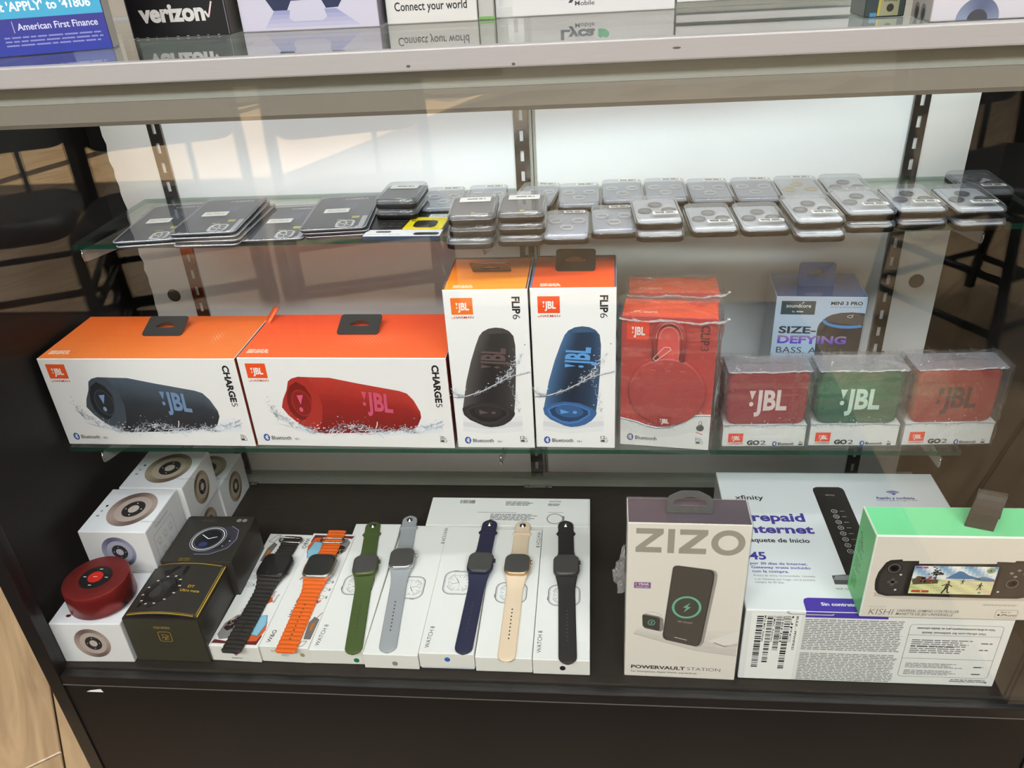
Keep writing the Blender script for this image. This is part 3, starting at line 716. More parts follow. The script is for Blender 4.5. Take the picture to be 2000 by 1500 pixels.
# ------------------------------------------------------------------ red clip speaker cartons
RED1, RED2 = hx('B23A34'), hx('D8463A')
def clip_box(loc, rz, label, full):
    t = thing('clip_speaker_carton', label, 'box', loc, rz, 'wrapped red clip speaker cartons')
    w, d, h = .1035, .046, .1700; F, T = front(w, d, h), topf(w, d, h)
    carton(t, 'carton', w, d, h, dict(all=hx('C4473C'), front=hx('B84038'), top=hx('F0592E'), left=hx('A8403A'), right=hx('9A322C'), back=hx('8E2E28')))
    if full:
        p = Print(*F); wv = [(0.5, 37.8), (10, 35.8), (19.2, 33.7), (30, 29.4), (42.4, 27.1), (57.4, 29.3), (65, 33.4), (72.1, 38.2), (82.1, 46), (92, 47.8), (103, 48.4)]
        p.grid([(.6, .6), (103, .6)], wv, 20, 2, lambda s, q: mixc(hx('ECEBE6'), hx('DADCDA'), q)).up()
        p.line([(x, y - 1.2) for x, y in wv], 1.6, hx('8C98A2')); p.line([(x, y + .3) for x, y in wv], 1.4, hx('F8F9FA')).up()
        splash(p, [(x, y - 3) for x, y in wv], 60, 21, 3.0, .3); p.build('water_print', t)
        logo(t, F, 6, 140.8, 30.2, 163.2, True, hx('F04A26'))
        p = Print(*F)
        p.text('CLIP', 86.2, 161.8, 9.0, hx('5E2622'), .035, 24.6, -90)
        p.text('3', 86.2, 136.2, 9.0, hx('5E2622'), -.006, 6.4, -90); p.build('product_lettering', t)
        bluetooth(t, F, 8, 8.5, 6.8, 25); battery(t, F, 88, 8.4, '10')
        p = Print(*F); p.ell(92, 30.4, 4.4, 4.6, INK); p.up().ring(92, 37, 1.8, 3, .5, INK).ring(92, 30.4, 3.4, 3.6, .4, hx('8A8A8A')); p.line([(87.6, 24.4), (95.6, 21.6)], 1.0, hx('D8463A')); p.build('feature_mark', t)
        # the speaker itself behind the blister: round body with a woven front, carabiner loop and clasp
        cx, cz, R_ = (52.3 - 51.75) * .001, .0775, .0435
        mb = MB(); P_ = lambda r, y, n=48: [(cx + r * math.cos(2 * PI * k / n), y, cz + r * 1.02 * math.sin(2 * PI * k / n)) for k in range(n)]
        mb.loft([P_(R_, -.0002), P_(R_, -.0030), P_(R_ - .0015, -.0048), P_(R_ - .003, -.0052)], cap0=False)
        b_ = mb.build('speaker_body', pbr('red_rubber', hx('B03A34'), .45), t)
        p = Print(*F, lift=5.3)
        for i in range(60):
            for j in range(60):
                x, z = 52.3 + (i - 29.5) * 1.36, 77.5 + (j - 29.5) * 1.38
                if math.hypot(x - 52.3, z - 77.5) < 40.5:
                    f_ = .75 + .5 * ((i + j) % 2); e = .6 + .5 * (j / 60); p.poly([(x - .64, z), (x, z - .5), (x + .64, z), (x, z + .5)], tuple(min(1, c * f_ * e) for c in hx('C24A42')))
        p.build('woven_grille', b_)
        p = Print(*F, lift=5.5); p.rect(43.5, 33.6, 58.8, 47.6, hx('9A2E2A')); p.up(); logo_text(p, 46, 37.4, 5.6, 10.5, hx('F2E9E6'))
        p.build('logo_plate', b_)
        p = Print(*F, lift=5.5); p.rect(33, 106, 39, 107, hx('E06A5E')); p.rect(50, 106, 56, 107, hx('E06A5E')); p.rect(66, 106, 72, 107, hx('E06A5E')); p.build('key_marks', b_)
        mb = MB(); arch = [(-15.2, 41), (-15.2, 74), (-13.4, 80.5), (-8.5, 85.8), (0, 88), (8.5, 85.8), (13.4, 80.5), (15.2, 74), (15.2, 41)]
        mb.tube([(cx + x * .001, -.0032, cz + z * .001) for x, z in arch], .0030, 8); mb.build('carabiner', MATS['red_rubber'], t)
        mb = MB(); mb.from_bm(plate([(x * .001, z * .001) for x, z in rr2(-12.5, 38, 12.5, 82, 12, 6)], [], .002, Matrix.Translation((cx, -.0004, cz)) @ Matrix.Rotation(PI / 2, 4, 'X'))); mb.build('loop_filling', pbr('coral_card', hx('E0554C'), .5), t)
        p = Print(*F, lift=6.4); p.loop([(35.6, 121.5), (38.8, 118.6), (55, 133.5), (53.4, 136.2), (47.6, 136.2)], .7, hx('F3C9C2')); p.ring(52.3, 147, 14, 19, .5, hx('F0A098'), 0, 24, 0, 180); p.ring(52.3, 146, 10.5, 15, .5, hx('F0A098'), 0, 24, 0, 180); p.line([(62.8, 146), (62.8, 118)], .4, hx('E89088')); p.build('clasp', t)
    p = Print(*T); p.greek(12, 8, 40, 14, 2, hx('F9B79A'), 3, .6, .1); p.poly([(.8, 45), (20, 30), (40, 45)], hx('D44A32')); p.poly([(60, 45), (84, 28), (102.6, 45)], hx('D84C34')); p.build('printed_lid', t)
    wrap(t, w, d + .008, h, 31 if full else 32, .0026, .004, .05 if full else .02).location = (0, -.007, 0)
    fold_strip(t, [(-.054, -.006, h - .001), (-.03, -.0068, h - .0035), (0, -.006, h - .0015), (.03, -.0072, h - .004), (.056, -.006, h - .0012), (.064, -.004, h + .003)], .0024)
    return t
clip_box((.7225, .0400, 0), math.radians(-7), 'wrapped red clip speaker carton, front one, round woven speaker showing', True)
clip_box((.7330, .1060, 0), math.radians(-2), 'wrapped red clip speaker carton standing behind the other one', False)

# ------------------------------------------------------------------ small speakers in clear boxes
def go_box(x, y, rz, w, label, body, letter, printed_letters=False):
    t = thing('boxed_mini_speaker', label, 'speaker', (x, y, 0), rz, 'mini speakers in clear boxes')
    d, h = .0400, .1005; F = front(w, d, h); W_ = w * 1000
    mb = MB(); mb.bbox(-w / 2, w / 2, 0, d, 0, h, .0012); mb.build('clear_box', M_BLISTER, t)
    cw, ch_ = .0895, .0700
    M = Matrix.Translation((0, .0036, .0296 + ch_ / 2)) @ Matrix.Rotation(PI / 2, 4, 'X')
    mb = MB(); rings = [[tuple(M @ Vector(q)) for q in rrect(cw - 2 * i, ch_ - 2 * i, .011 - i, z, 6)] for i, z in ((.004, .0022), (.0012, .0010), (0, -.0015), (0, -.024), (.003, -.027))]
    mb.loft(list(reversed(rings)), capcol=None); b_ = mb.build('speaker', body, t)
    p = Print((-w / 2, .0036 - .0022, 0), (1, 0, 0), (0, 0, 1), lift=.15); s_ = W_ / 101
    A = Print(p.o, p.ux, p.uy + p.ux * .0, lift=.25); logo_text(A, 28 * s_, 51, 25, 45 * s_, letter); A.build('raised_lettering', b_)
    mb = MB(); mb.bbox(-w / 2 + .0015, w / 2 - .0015, .0015, d - .0015, h - .0012, h - .0004, .0003); mb.build('lid_panel', M_LIDHAZE, t)
    mb = MB(); mb.bbox(-w / 2 + .001, w / 2 - .001, .0007, d - .002, .0012, .0306, .0004); card = mb.build('base_card', PRINT, t)
    at = card.data.color_attributes['Ink']
    for q in at.data: q.color = (*hx('F4F4F0'), 1)
    mb = MB(); mb.box(-w / 2 + .001, w / 2 - .001, d - .003, d - .0022, .030, h - .002); bk = mb.build('backing_card', PRINT, t)
    for q in bk.data.color_attributes['Ink'].data: q.color = (*mixc(hx('8A8480'), hx('A04038'), .25), 1)
    G = ((-w / 2, 0, 0), (1, 0, 0), (0, 0, 1)); p = Print(*G, lift=.1)
    wv = [(1, 30), (20, 31.2), (45, 29.6), (70, 31.0), (W_ - 1, 29.4)]
    p.line(wv, 1.4, hx('9AA4AC')); p.up(); splash(p, [(a, b_2 - 2) for a, b_2 in wv], 70, 41, 2.6, .9); p.build('water_print', t)
    logo(t, G, 7.6, 7.1, 24.3, 19.4, True, hx('EE5030'))
    p = Print(*G); p.text('GO', 29.3, 3.6, 5.8, INK, .05, 14.5); p.text('2', 44.6, 3.6, 5.8, INK, -.005, 6.4); p.build('product_lettering', t)
    bluetooth(t, G, 58, 2.6, 4.6, 18)
    p = Print(*G); p.text('5', 89, 5.6, 2.8, INK, .01); p.text('H', 91.4, 5.6, 1.6, INK, .01); p.rect(88.4, 2.8, 93, 4.6, INK); p.build('battery_mark', t)
    wrap(t, w, d, h, int(x * 1000), .0024, .005, .03)
    R = random.Random(int(x * 999))
    mb = MB()
    for k in range(5):      # folded triangles of the wrap on the lid
        x0 = -w / 2 + w * k / 5; mb.add([(x0, .001, h + .003), (x0 + w / 5, .001, h + .0032), (x0 + w / 10 + R.uniform(-.006, .006), d * .95, h + .0065 + R.uniform(0, .003))], [(0, 1, 2)])
    mb.build('folded_wrap', M_WRAP, t)
    fold_strip(t, [(-w / 2 + .002, -.002, h + .0005), (-w / 4, -.0028, h + .0012), (0, -.002, h + .0002), (w / 4, -.003, h + .0016), (w / 2 - .002, -.002, h + .001)], .0012)
    return t
M_RED = pbr('red_speaker_cloth', hx('9C2E30'), .55, 0, .4, (700, .35), .12)
M_GREEN = pbr('green_speaker_cloth', hx('1D5A3C'), .5, 0, .4, (700, .35), .12)
M_RED2 = pbr('coral_speaker_cloth', hx('A2362E'), .55, 0, .4, (700, .35), .12)
go_box(.8370, .0410, math.radians(1), .0960, 'small red speaker in a clear box beside the tall red carton', M_RED, hx('F2DDDC'))
go_box(.9380, .0430, math.radians(.3), .1000, 'small dark green speaker in a clear box', M_GREEN, hx('CFEBDD'))
go_box(1.0425, .0460, math.radians(2.2), .1000, 'small red speaker in a clear box, dark lettering, rightmost of its row', M_RED2, hx('5A1A1C'))

# ------------------------------------------------------------------ pale blue pocket speaker carton at the back
t = thing('pocket_speaker_carton', 'pale blue pocket speaker carton with blue hang tab, standing behind the clear boxes', 'box', (.9200, .1770, 0), math.radians(-3.6))
w, d, h = .1075, .0760, .1300; F, T = front(w, d, h), topf(w, d, h)
carton(t, 'carton', w, d, h, dict(all=hx('C3D2E2'), front=hx('BCD0E2'), top=hx('2F5C98'), left=hx('8E99A6'), right=hx('2A4870'), back=hx('2A4870')))
p = Print(*F); p.grid([(.6, .6), (107, .6)], [(.6, 129), (107, 129)], 6, 8, lambda s, q: mixc(hx('9FC4E0'), hx('C9D6E8'), q * .8 + .2 * (1 - s))); p.build('printed_front', t)
p = Print(*F, lift=.15); p.rect(6.8, 105.8, 47.5, 124.2, hx('3A4A50')); p.up(); p.text('soundcore', 12.8, 115.4, 5.0, WHITE, .012, 29.4); p.line([(31, 120), (32.4, 123), (33.6, 121.6)], .6, WHITE); p.text('by', 20.6, 109, 2.2, WHITE, 0, 3.2); p.text('Anker', 25.4, 109, 2.3, WHITE, .03, 8.6); p.build('logo_label', t)
p = Print(*F, lift=.15); p.text('MINI 3 PRO', 65.2, 119.4, 4.5, INK, .03, 37); p.text('POCKET BLUETOOTH SPEAKER', 65.2, 115.6, 1.6, hx('4A5560'), 0, 36.6)
p.text('SIZE-', 7, 80, 9.4, hx('3E3C40'), .03, 45); p.build('product_lettering', t)
p = Print(*F, lift=.15)
p.grid([(55, .8), (54, 60), (53.2, 86), (54.6, 93), (58, 97.6)], [(106.8, .8), (106.8, 60), (106.8, 86), (106.8, 92), (106.8, 96)], 20, 8, lambda s, q: mixc(hx('4A413C'), hx('1F1B1A'), min(1, q * 1.8 + s * .1)))
p.up().ring(88, 98.5, 30, 11, 4.2, hx('4F94D8'), 0, 40, 172, 308).up()
p.grid([(59, 99), (66, 96.4), (78, 94), (92, 92.8), (106.8, 93.4)], [(62, 102.5), (68, 106.2), (78, 108.8), (92, 109.8), (106.8, 108.6)], 50, 8, lambda s, q: mixc(hx('6A625E'), hx('3C3634'), ((int(s * 50) + int(q * 8)) % 2) * .6 + .2)).up()
p.ring(90, 104, 3.4, 2.0, .6, hx('E8E4E0'), 0, 20, 30, 340); p.line([(92.2, 103.4), (93.4, 107)], .6, hx('E8E4E0')); p.build('speaker_picture', t)
p = Print(*F, lift=.4); o_ = p
tg, tf, tw = text_geo('DEFYING', .035); sx_ = 83 / tw
p.mb.add([p.P(6.8 + x * sx_, 66 + y * 15) for x, y in tg], tf, hx('7B4FD0'))
p.mb.c = [[mixc(mixc(hx('4B3FD0'), hx('C46AE0'), min(1, max(0, tg[i][1] * 1.5))), hx('8A8C98'), min(1, max(0, (tg[i][1] - .42) * 3))) for i in f] for f in tf]
p.text('BASS, ANY', 6.8, 52, 8.6, hx('3C4650'), 0, 70); p.build('slogan_lettering', t)
hang_tab(t, M_BLUETAB, 44, 30, -.0020, .034, .1301, 78, .95)
M_SHRINK = clear('tight_wrap', (1, 1, 1), .04, 1.0, .04, .03, (.8, .82, .85), (60, .15))
mb = MB(); mb.bbox(-w / 2 - .0012, w / 2 + .0012, -.0012, d + .0012, .0001, h + .0011, .0015); mb.build('clear_wrap', M_SHRINK, t)

# ================================================================== LOWER DECK
# ------------------------------------------------------------------ white cube cartons with round speakers printed on them
def disc_print(parent, F, cx, cy, r, tone, dark, sq=1.0, rot=0):
    p = Print(*F)
    p.ell(cx, cy, r, r * sq, hx(tone), rot, 40); p.up()
    p.ring(cx, cy, r, r * sq, r * .30, None, rot, 48, 0, 360, lambda t: mixc(hx(tone), hx(dark), .5 + .5 * math.cos(t * 4 * PI + 2.2)) if True else None); p.up()
    p.ell(cx + r * .04, cy, r * .74, r * .74 * sq, mixc(hx(tone), WHITE, .12), rot, 36); p.up(); p.ell(cx + r * .06, cy, r * .47, r * .47 * sq, hx('2E2B2B'), rot, 32); p.up()
    p.ell(cx + r * .06, cy, r * .22, r * .22 * sq, mixc(hx(tone), WHITE, .25), rot, 24)
    for dx, dy in ((.34, 0), (-.34, 0), (0, .34), (0, -.34)): p.ell(cx + r * (.06 + dx), cy + r * sq * dy, r * .03, r * .03, WHITE, 0, 8)
    p.build('round_speaker_picture', parent)
def cube_box(loc, rz, label, frontd=None, top=None, right=None):
    t = thing('white_speaker_carton', label, 'box', loc, rz, 'white cube cartons in the corner')
    w, d, h = .0905, .0885, .0658
    carton(t, 'carton', w, d, h, dict(all=hx('E6E5E8'), front=hx('E4E2E2'), top=hx('EEEDF2')), .0012)
    if frontd: disc_print(t, front(w, d, h), 46, 33, 22.5, *frontd, 1.08, -.15)
    if top:
        disc_print(t, topf(w, d, h), 50, 46, 31, *top, 1.12)
        p = Print(*topf(w, d, h)); p.ell(12, 52, 1.6, 2.2, INK); p.rect(9, 40, 11.5, 43, hx('8A8A8E')); p.rect(8, 30, 12, 33, hx('8A8A8E')); p.text('MOBILE SPEAKER', 74, 20, 2.4, hx('9A989C'), 0, 28, 0); p.build('printed_marks', t)
    if right == 'icons':
        p = Print(*rightf(w, d, h)); g = hx('8C8A8E'); p.loop(rr2(12, 8, 62, 48, 3), .5, g); p.text('Multifunction', 22, 54, 4, g, 0, 34)
        for x, y in ((22, 34), (37, 34), (52, 34), (26, 16), (44, 16)): p.loop(rr2(x - 3.4, y - 3, x + 3.4, y + 4, 1), .5, g); p.rect(x - 3, y - 5.4, x + 3, y - 4.6, g)
        p.build('printed_icons', t)
    elif right: disc_print(t, rightf(w, d, h), 46, 33, 22, *right, 1.12)
    return t
ROSE = ('B39C93', '6C5A52'); BLUE = ('9C9CB4', '5C5C76'); GOLD = ('AD9A82', '6A5A46')
cube_box((.0272, -.1118, ZD), math.radians(1.6), 'white cube carton in the front corner under the red speaker', ROSE, None)
cube_box((.0290, -.0205, ZD), 0, 'white cube carton in the hidden lower tier, behind the front corner one')
cube_box((.0365, .0702, ZD), 0, 'white cube carton in the lower tier whose side shows half a gold ring', None, None, GOLD)
cube_box((.0390, .1588, ZD), 0, 'white cube carton farthest back in the corner, ring on its side, red dot on top', None, GOLD, GOLD)
cube_box((.0336, -.0210, ZD + .0660), math.radians(.2), 'white cube carton in the upper tier, blue-grey ring on its front', BLUE, ROSE, 'icons')
cube_box((.0400, .0702, ZD + .0660), 0, 'white cube carton in the upper tier directly under the middle glass shelf', None, GOLD, GOLD)

# ------------------------------------------------------------------ round red speaker
M_RSP = pbr('red_anodised', hx('8E2020'), .30, .55, .5, (300, .02)); M_RSP2 = pbr('red_anodised_top', hx('7A2220'), .42, .35)
t = thing('round_speaker', 'round red metal speaker with black keypad lying on the corner carton', 'speaker', (.0310, -.0700, ZD + .0660))
R_ = .0395
mb = MB(); mb.loft([circ(R_ - .0045, .0004, 48), circ(R_ - .0035, .002, 48), circ(R_, .004, 48), circ(R_, .0335, 48), circ(R_ - .0008, .0352, 48)], cap1=False); mb.build('body', M_RSP, t)
mb = MB(); mb.loft([circ(R_ - .0008, .0352, 48), circ(R_ - .0022, .0360, 48), circ(.0205, .0352, 48)], cap0=False, cap1=True); mb.build('top_cone', M_RSP2, t)
mb = MB(); mb.loft([circ(.0195, .0353, 40), circ(.0192, .0362, 40)], cap0=False, smooth=False); k_ = mb.build('keypad', M_BLK, t)
mb = MB(); mb.loft([circ(.0092, .0362, 32), circ(.0090, .0369, 32)], cap0=False, smooth=False); mb.build('centre_button', pbr('bright_red_button', hx('C9261F'), .35), k_)
p = Print((0, 0, .0362), (1, 0, 0), (0, 1, 0), .08); p.up()
for dx, dy in ((14, 0), (-14, 0), (0, 14), (0, -14)):
    p.rect(dx - 1.8, dy - .5, dx + 1.2, dy + .5, WHITE); p.rect(dx + 1.4, dy - .9, dx + 1.9, dy + .9, WHITE)
p.k = .8; p.rect(-2.6, -.4, 2.6, .4, hx('F3C8C4')); p.build('key_marks', k_)
for a, n_ in ((-20, 'socket'), (-150, 'strap_lug')):
    a = math.radians(a); mb = MB(); mb.loft([rrect(.007, .003, .0012, 0, 3), rrect(.007, .003, .0012, .0042, 3)]); o = mb.build(n_, M_BLK if n_ == 'socket' else M_RSP, t); o.location = ((R_ - .001) * math.cos(a), (R_ - .001) * math.sin(a), .0045); o.rotation_euler = (0, 0, a + PI / 2)
mb = MB(); mb.loft([circ(.0030, .0002, 16, 0, 0, .0022), circ(.0030, .0008, 16, 0, 0, .0022)]); o = mb.build('strap_end', M_RSP, t); o.location = (-.0300, -.0300, 0)

# ------------------------------------------------------------------ black smart watch cartons
t = thing('black_watch_carton', 'black watch carton with arched gold-edged lid, front one', 'box', (.1225, -.1072, ZD), math.radians(-.3), 'black watch cartons')
w, d, h = .0965, .0880, .0715
KB = hx('2A2721')
carton(t, 'carton', w, d, h, dict(all=KB, front=hx('3A372B'), top=hx('2A2722')), .0012)
mb = MB(); n = 16; lw, ld = .0905, .0890
def arch_z(s): return h + .0040 + .0050 * (1 - (2 * s - 1) ** 2)
top_ = []; 
for k in range(n + 1):
    s = k / n; x = -lw / 2 + lw * s + .003; top_.append((x, arch_z(s)))
vs = [(x, y, z) for y in (.0010, ld) for x, z in top_] + [(x, y, z - .0016) for y in (.0010, ld) for x, z in top_]
m_ = n + 1; fs = []
for k in range(n): fs += [(k, k + 1, m_ + k + 1, m_ + k), (2 * m_ + k + 1, 2 * m_ + k, 3 * m_ + k, 3 * m_ + k + 1), (2 * m_ + k, 2 * m_ + k + 1, k + 1, k), (m_ + k, m_ + k + 1, 3 * m_ + k + 1, 3 * m_ + k)]
fs += [(0, m_, 3 * m_, 2 * m_), (n, 2 * m_ + n, 3 * m_ + n, m_ + n)]
mb.add(vs, fs, hx('312E2A')); ld_ = mb.build('arched_lid', PRINT, t)
mb = MB(); mb.box(-lw / 2 + .004, lw / 2 + .002, .003, ld - .003, h, h + .0030, hx('1E1C19')); mb.build('inner_tray', PRINT, t)
class Arched(Print):
    def P(s, x, y): return Vector((-lw / 2 + .003 + x * .001, .001 + y * .001, arch_z(x / (lw * 1000)) + s.k * .001))
p = Arched((0, 0, 0), (1, 0, 0), (0, 1, 0)); GO = hx('C9A52E')
p.line([(x, 1.0) for x in range(1, 91, 6)], 1.2, GO); p.line([(x, 87) for x in range(1, 91, 6)], .9, GO); p.line([(89.6, 1), (89.6, 87)], 1.3, GO); p.line([(87.2, 3), (87.2, 85)], .5, GO); p.line([(x, 3.2) for x in range(1, 88, 6)], .4, GO); p.build('gold_edging', ld_)
p = Arched((0, 0, 0), (1, 0, 0), (0, 1, 0), .15)
p.text('DT', 63, 45, 4.2, GO, .01, 8, 0, 'c'); p.text('Ultra mate', 64, 38, 4.2, GO, .01, 24, 0, 'c'); p.build('gold_lettering', ld_)
p = Arched((0, 0, 0), (1, 0, 0), (0, 1, 0), .12)
p.poly([(14, 74), (30, 82), (46, 82), (46, 66), (40, 62), (22, 60)], hx('0F0E0D')); p.poly([(8, 12), (10, 30), (20, 22), (30, 14), (26, 10)], hx('0F0E0D')).up()
p.ell(27, 40, 22, 27, hx('141211'), -.5, 36).up().ring(27, 40, 22, 27, .7, hx('4A443C'), -.5, 36).ring(27, 40, 17.8, 22.4, .5, hx('3A352F'), -.5, 36).up().ell(27, 40, 17.2, 21.8, hx('0D0C0C'), -.5, 36).up(); p.poly([(27, 40), (44, 44), (36, 60), (22, 62), (16, 56)], hx('25211F')); p.poly([(30, 20), (42, 30), (44, 40), (28, 40)], hx('1F1B1A'))
for k in range(12):
    a = math.radians(k * 30 - 20); x, y = 27 + 20 * math.cos(a) * math.cos(-.5) - 25 * math.sin(a) * math.sin(-.5), 40 + 20 * math.cos(a) * math.sin(-.5) + 25 * math.sin(a) * math.cos(-.5)
    p.rect(x - 1.6, y - .9, x + 1.6, y + .9, hx('D9D4CC'))
p.build('watch_picture', ld_)
p = Print(*front(w, d, h)); g2 = hx('A98B3A'); p.text('WEAR PRO', 58, 60, 3.6, g2, .01, 21, 180); p.loop(rr2(40, 35, 56, 51, 3), .7, g2); p.line([(43, 39), (46, 43), (44, 46), (48, 47), (53, 44), (50, 41), (47, 40), (51, 46)], .6, g2); p.line([(44, 42), (52, 43), (46, 37.5), (53, 40)], .6, g2); p.build('gold_print', t)

t = thing('black_watch_carton', 'black watch carton with glossy printed watch on top, behind the arched one', 'box', (.1310, -.0185, ZD), math.radians(.6), 'black watch cartons')
w, d, h = .0955, .0915, .0825
carton(t, 'carton', w, d, h, dict(all=KB, front=hx('322F29'), top=hx('302D29'), right=hx('28251F')), .0012)
T = topf(w, d, h); p = Print(*T); p.text('TONYAR', 45, 84, 5, hx('5A4E3C'), .01, 22, 180); p.text('Smart Watch', 24, 5, 2.2, hx('A8842E'), .01, 14); p.text('Super edition', 24, 2, 2.0, hx('A8842E'), 0, 15); p.build('gold_lettering', t)
p = Print(*T); p.poly([(40, 14), (60, 14), (80, 26), (86, 44), (82, 62), (70, 70), (50, 66), (30, 42), (30, 24)], hx('383741')); p.up(); p.poly([(58, 22), (72, 26), (78, 40), (76, 52), (66, 40)], hx('26252A')); p.poly([(36, 18), (50, 17), (52, 26), (36, 30)], hx('26252C')).up()
p.line([(40, 14), (60, 14), (80, 26), (86, 44), (82, 62), (70, 70)], .9, hx('8C8AA0')); p.ell(47, 44, 22.5, 25, hx('1A1A1E'), -.5, 40).up(); p.ring(47, 44, 22.5, 25, 1.0, hx('A5A7B0'), -.5, 40).ring(47, 44, 20, 22.4, 1.3, hx('DADBE0'), -.5, 44).up()
for k in range(48):
    a = 2 * PI * k / 48; x, y = 17 * math.cos(a), 19 * math.sin(a); cx_, sx_ = math.cos(-.5), math.sin(-.5); p.ell(47 + x * cx_ - y * sx_, 44 + x * sx_ + y * cx_, .5, .5, hx('9A9AA4'), 0, 6)
p.line([(47, 44), (58, 48)], 1.2, hx('E8E8EE')); p.line([(47, 44), (36, 52)], 1.2, hx('E8E8EE')); p.ell(44, 33, 6, 5, hx('2E3A66'), 0, 16); p.ell(78, 40, 1, 1, WHITE, 0, 8); p.ell(72, 30, .8, .8, WHITE, 0, 8); p.build('watch_picture', t)
p = Print(*T); p.ell(75, 82, 3.4, 3.4, hx('8A8A84')); p.ell(83, 82, 3.4, 3.4, hx('8A8A84')); p.build('seal_dots', t)

# ------------------------------------------------------------------ smart watch boxes laid flat
BOXW = hx('EDECE8')
def clock(p, cx, cy, w_, h_, rot, ticks=True):
    """outline drawing of a square watch face, crown to the rot side"""
    g = hx('4A4A4E'); ca, sa = math.cos(rot), math.sin(rot); q = lambda x, y: (cx + x * ca - y * sa, cy + x * sa + y * ca)
    p.loop([q(x, y) for x, y in rr2(-w_ / 2, -h_ / 2, w_ / 2, h_ / 2, w_ * .27, 6)], 1.0, g); p.loop([q(x, y) for x, y in rr2(-w_ / 2 + 1.7, -h_ / 2 + 1.7, w_ / 2 - 1.7, h_ / 2 - 1.7, w_ * .22, 6)], .35, g)
    p.poly([q(w_ / 2, 3), q(w_ / 2 + 1.4, 3), q(w_ / 2 + 1.4, 9), q(w_ / 2, 9)], hx('8E8E92')); r = w_ * .33
    p.loop([q(x, y) for x, y in ngon(0, 0, r, r, 28)], .4, hx('8A8A8E'))
    for k in range(12):
        a = k * PI / 6; p.line([q(.72 * r * math.cos(a), .72 * r * math.sin(a)), q(.94 * r * math.cos(a), .94 * r * math.sin(a))], .5, g)
    p.line([q(0, 0), q(r * .55, r * .3)], .8, g); p.line([q(0, 0), q(-r * .2, r * .75)], .6, g); p.line([q(0, 0), q(-r * .6, -r * .1)], .3, hx('B85A3A'))
    for sx, sy in ((1, 1), (1, -1), (-1, 1), (-1, -1)):
        a0 = math.atan2(sy, sx); p.line([q(r * 1.16 * math.cos(a0 + t_), r * 1.16 * math.sin(a0 + t_)) for t_ in (-.4, -.2, 0, .2, .4)], .6, g)
def watch_box(x, y, w, d, h, label, dot=None, words=(), clk=None, z=ZD, rz=0, tray=False):
    t = thing('watch_box', label, 'box', (x, y, z), rz, 'white watch boxes laid in a row')
    z0 = .0030 if tray else 0
    c_ = carton(t, 'carton', w, d, h, dict(all=BOXW, front=hx('E9E6DF'), top=hx('F0EFEC')), .0008); 
    if tray:
        c_.location = (0, 0, z0); mb = MB(); mb.bbox(-w / 2 + .001, w / 2 - .001, .0012, d - .001, 0, z0 - .0002, .0005); mb.build('bottom_tray', pbr('pale_blue_card', hx('CBD3E2'), .5), t)
    F, T = front(w, d, h), topf(w, d, h); F = (Vector(F[0]) + Vector((0, 0, z0)), F[1], F[2]); T = (Vector(T[0]) + Vector((0, 0, z0)), T[1], T[2])
    if clk:
        p = Print(*T); clock(p, *clk); p.build('watch_drawing', t)
    for (s_, tx, ty, rot, hh, ww) in words:
        p = Print(*T); p.text(s_, tx, ty, hh, hx('4A4A4C'), .004, ww, rot); p.build('lettering', t)
    if dot:
        p = Print(*F); p.ell(dot[1], dot[2], 3.5, 3.7, hx(dot[0])); p.build('colour_dot', t)
    return t, F, T
W8 = 'WATCH 8'
watch_box(.3302, -.1030, .0672, .2340, .0236, 'white watch box with green dot under the green watch', ('1F7A4A', 57, 7), [(W8, 10.5, 6, 84, 5.2, 34)], (34, 110, 40, 36, PI), rz=math.radians(.4))
watch_box(.3978, -.1075, .0670, .2360, .0236, 'white watch box with grey dot under the silver watch', ('8E8A88', 38, 9), [(W8, 62, 232, -90, 5.2, 34)], (36, 112, 40, 36, -PI / 2 + .0), rz=math.radians(-.2))
watch_box(.4655, -.1060, .0664, .2300, .0236, 'white watch box with blue dot under the navy watch', ('2E6AB4', 34, 14), [(W8, 11, 8, 87, 5.2, 34)], (32, 118, 42, 40, PI / 2), rz=0, tray=True)
watch_box(.5335, -.1070, .0674, .2300, .0236, 'white watch box without a dot under the cream watch', None, [(W8, 61, 225, -90, 5.2, 32)], (34, 106, 40, 36, PI))
watch_box(.6014, -.1082, .0668, .2360, .0242, 'white watch box with black dot under the black sport watch', ('1E1C1C', 35, 11), [(W8, 9.5, 10, 90, 5.2, 34)], (34, 104, 40, 36, PI))
t, F, T = watch_box(.5163, .1302, .2366, .0640, .0240, 'white box laid crosswise behind the watch boxes, its printed back up')
p = Print(*T); g = hx('55555A')
p.bars(43, 50, 66, 58, 30, g, 3); p.greek(175, 46, 196, 52, 3, g, 5); p.text('WATCH', 176, 55, 3, g, .02, 18, 0); p.greek(112, 46, 162, 56, 4, g, 6, .5, .4); p.rect(72, 29.6, 130, 30.2, g); p.greek(92, 12, 162, 27, 5, g, 7, .45, .4); p.ring(186, 17, 11.5, 11.5, 1.1, g, 0, 32, 20, 340); p.rect(196.4, 11, 200, 23, hx('8A8A8E')); p.rect(176, 31, 198, 31.6, g); p.build('back_print', t)
p = Print(*T); p.rect(234.2, 0, 234.6, 63, hx('B5B3AE')); p.build('lid_seam', t)

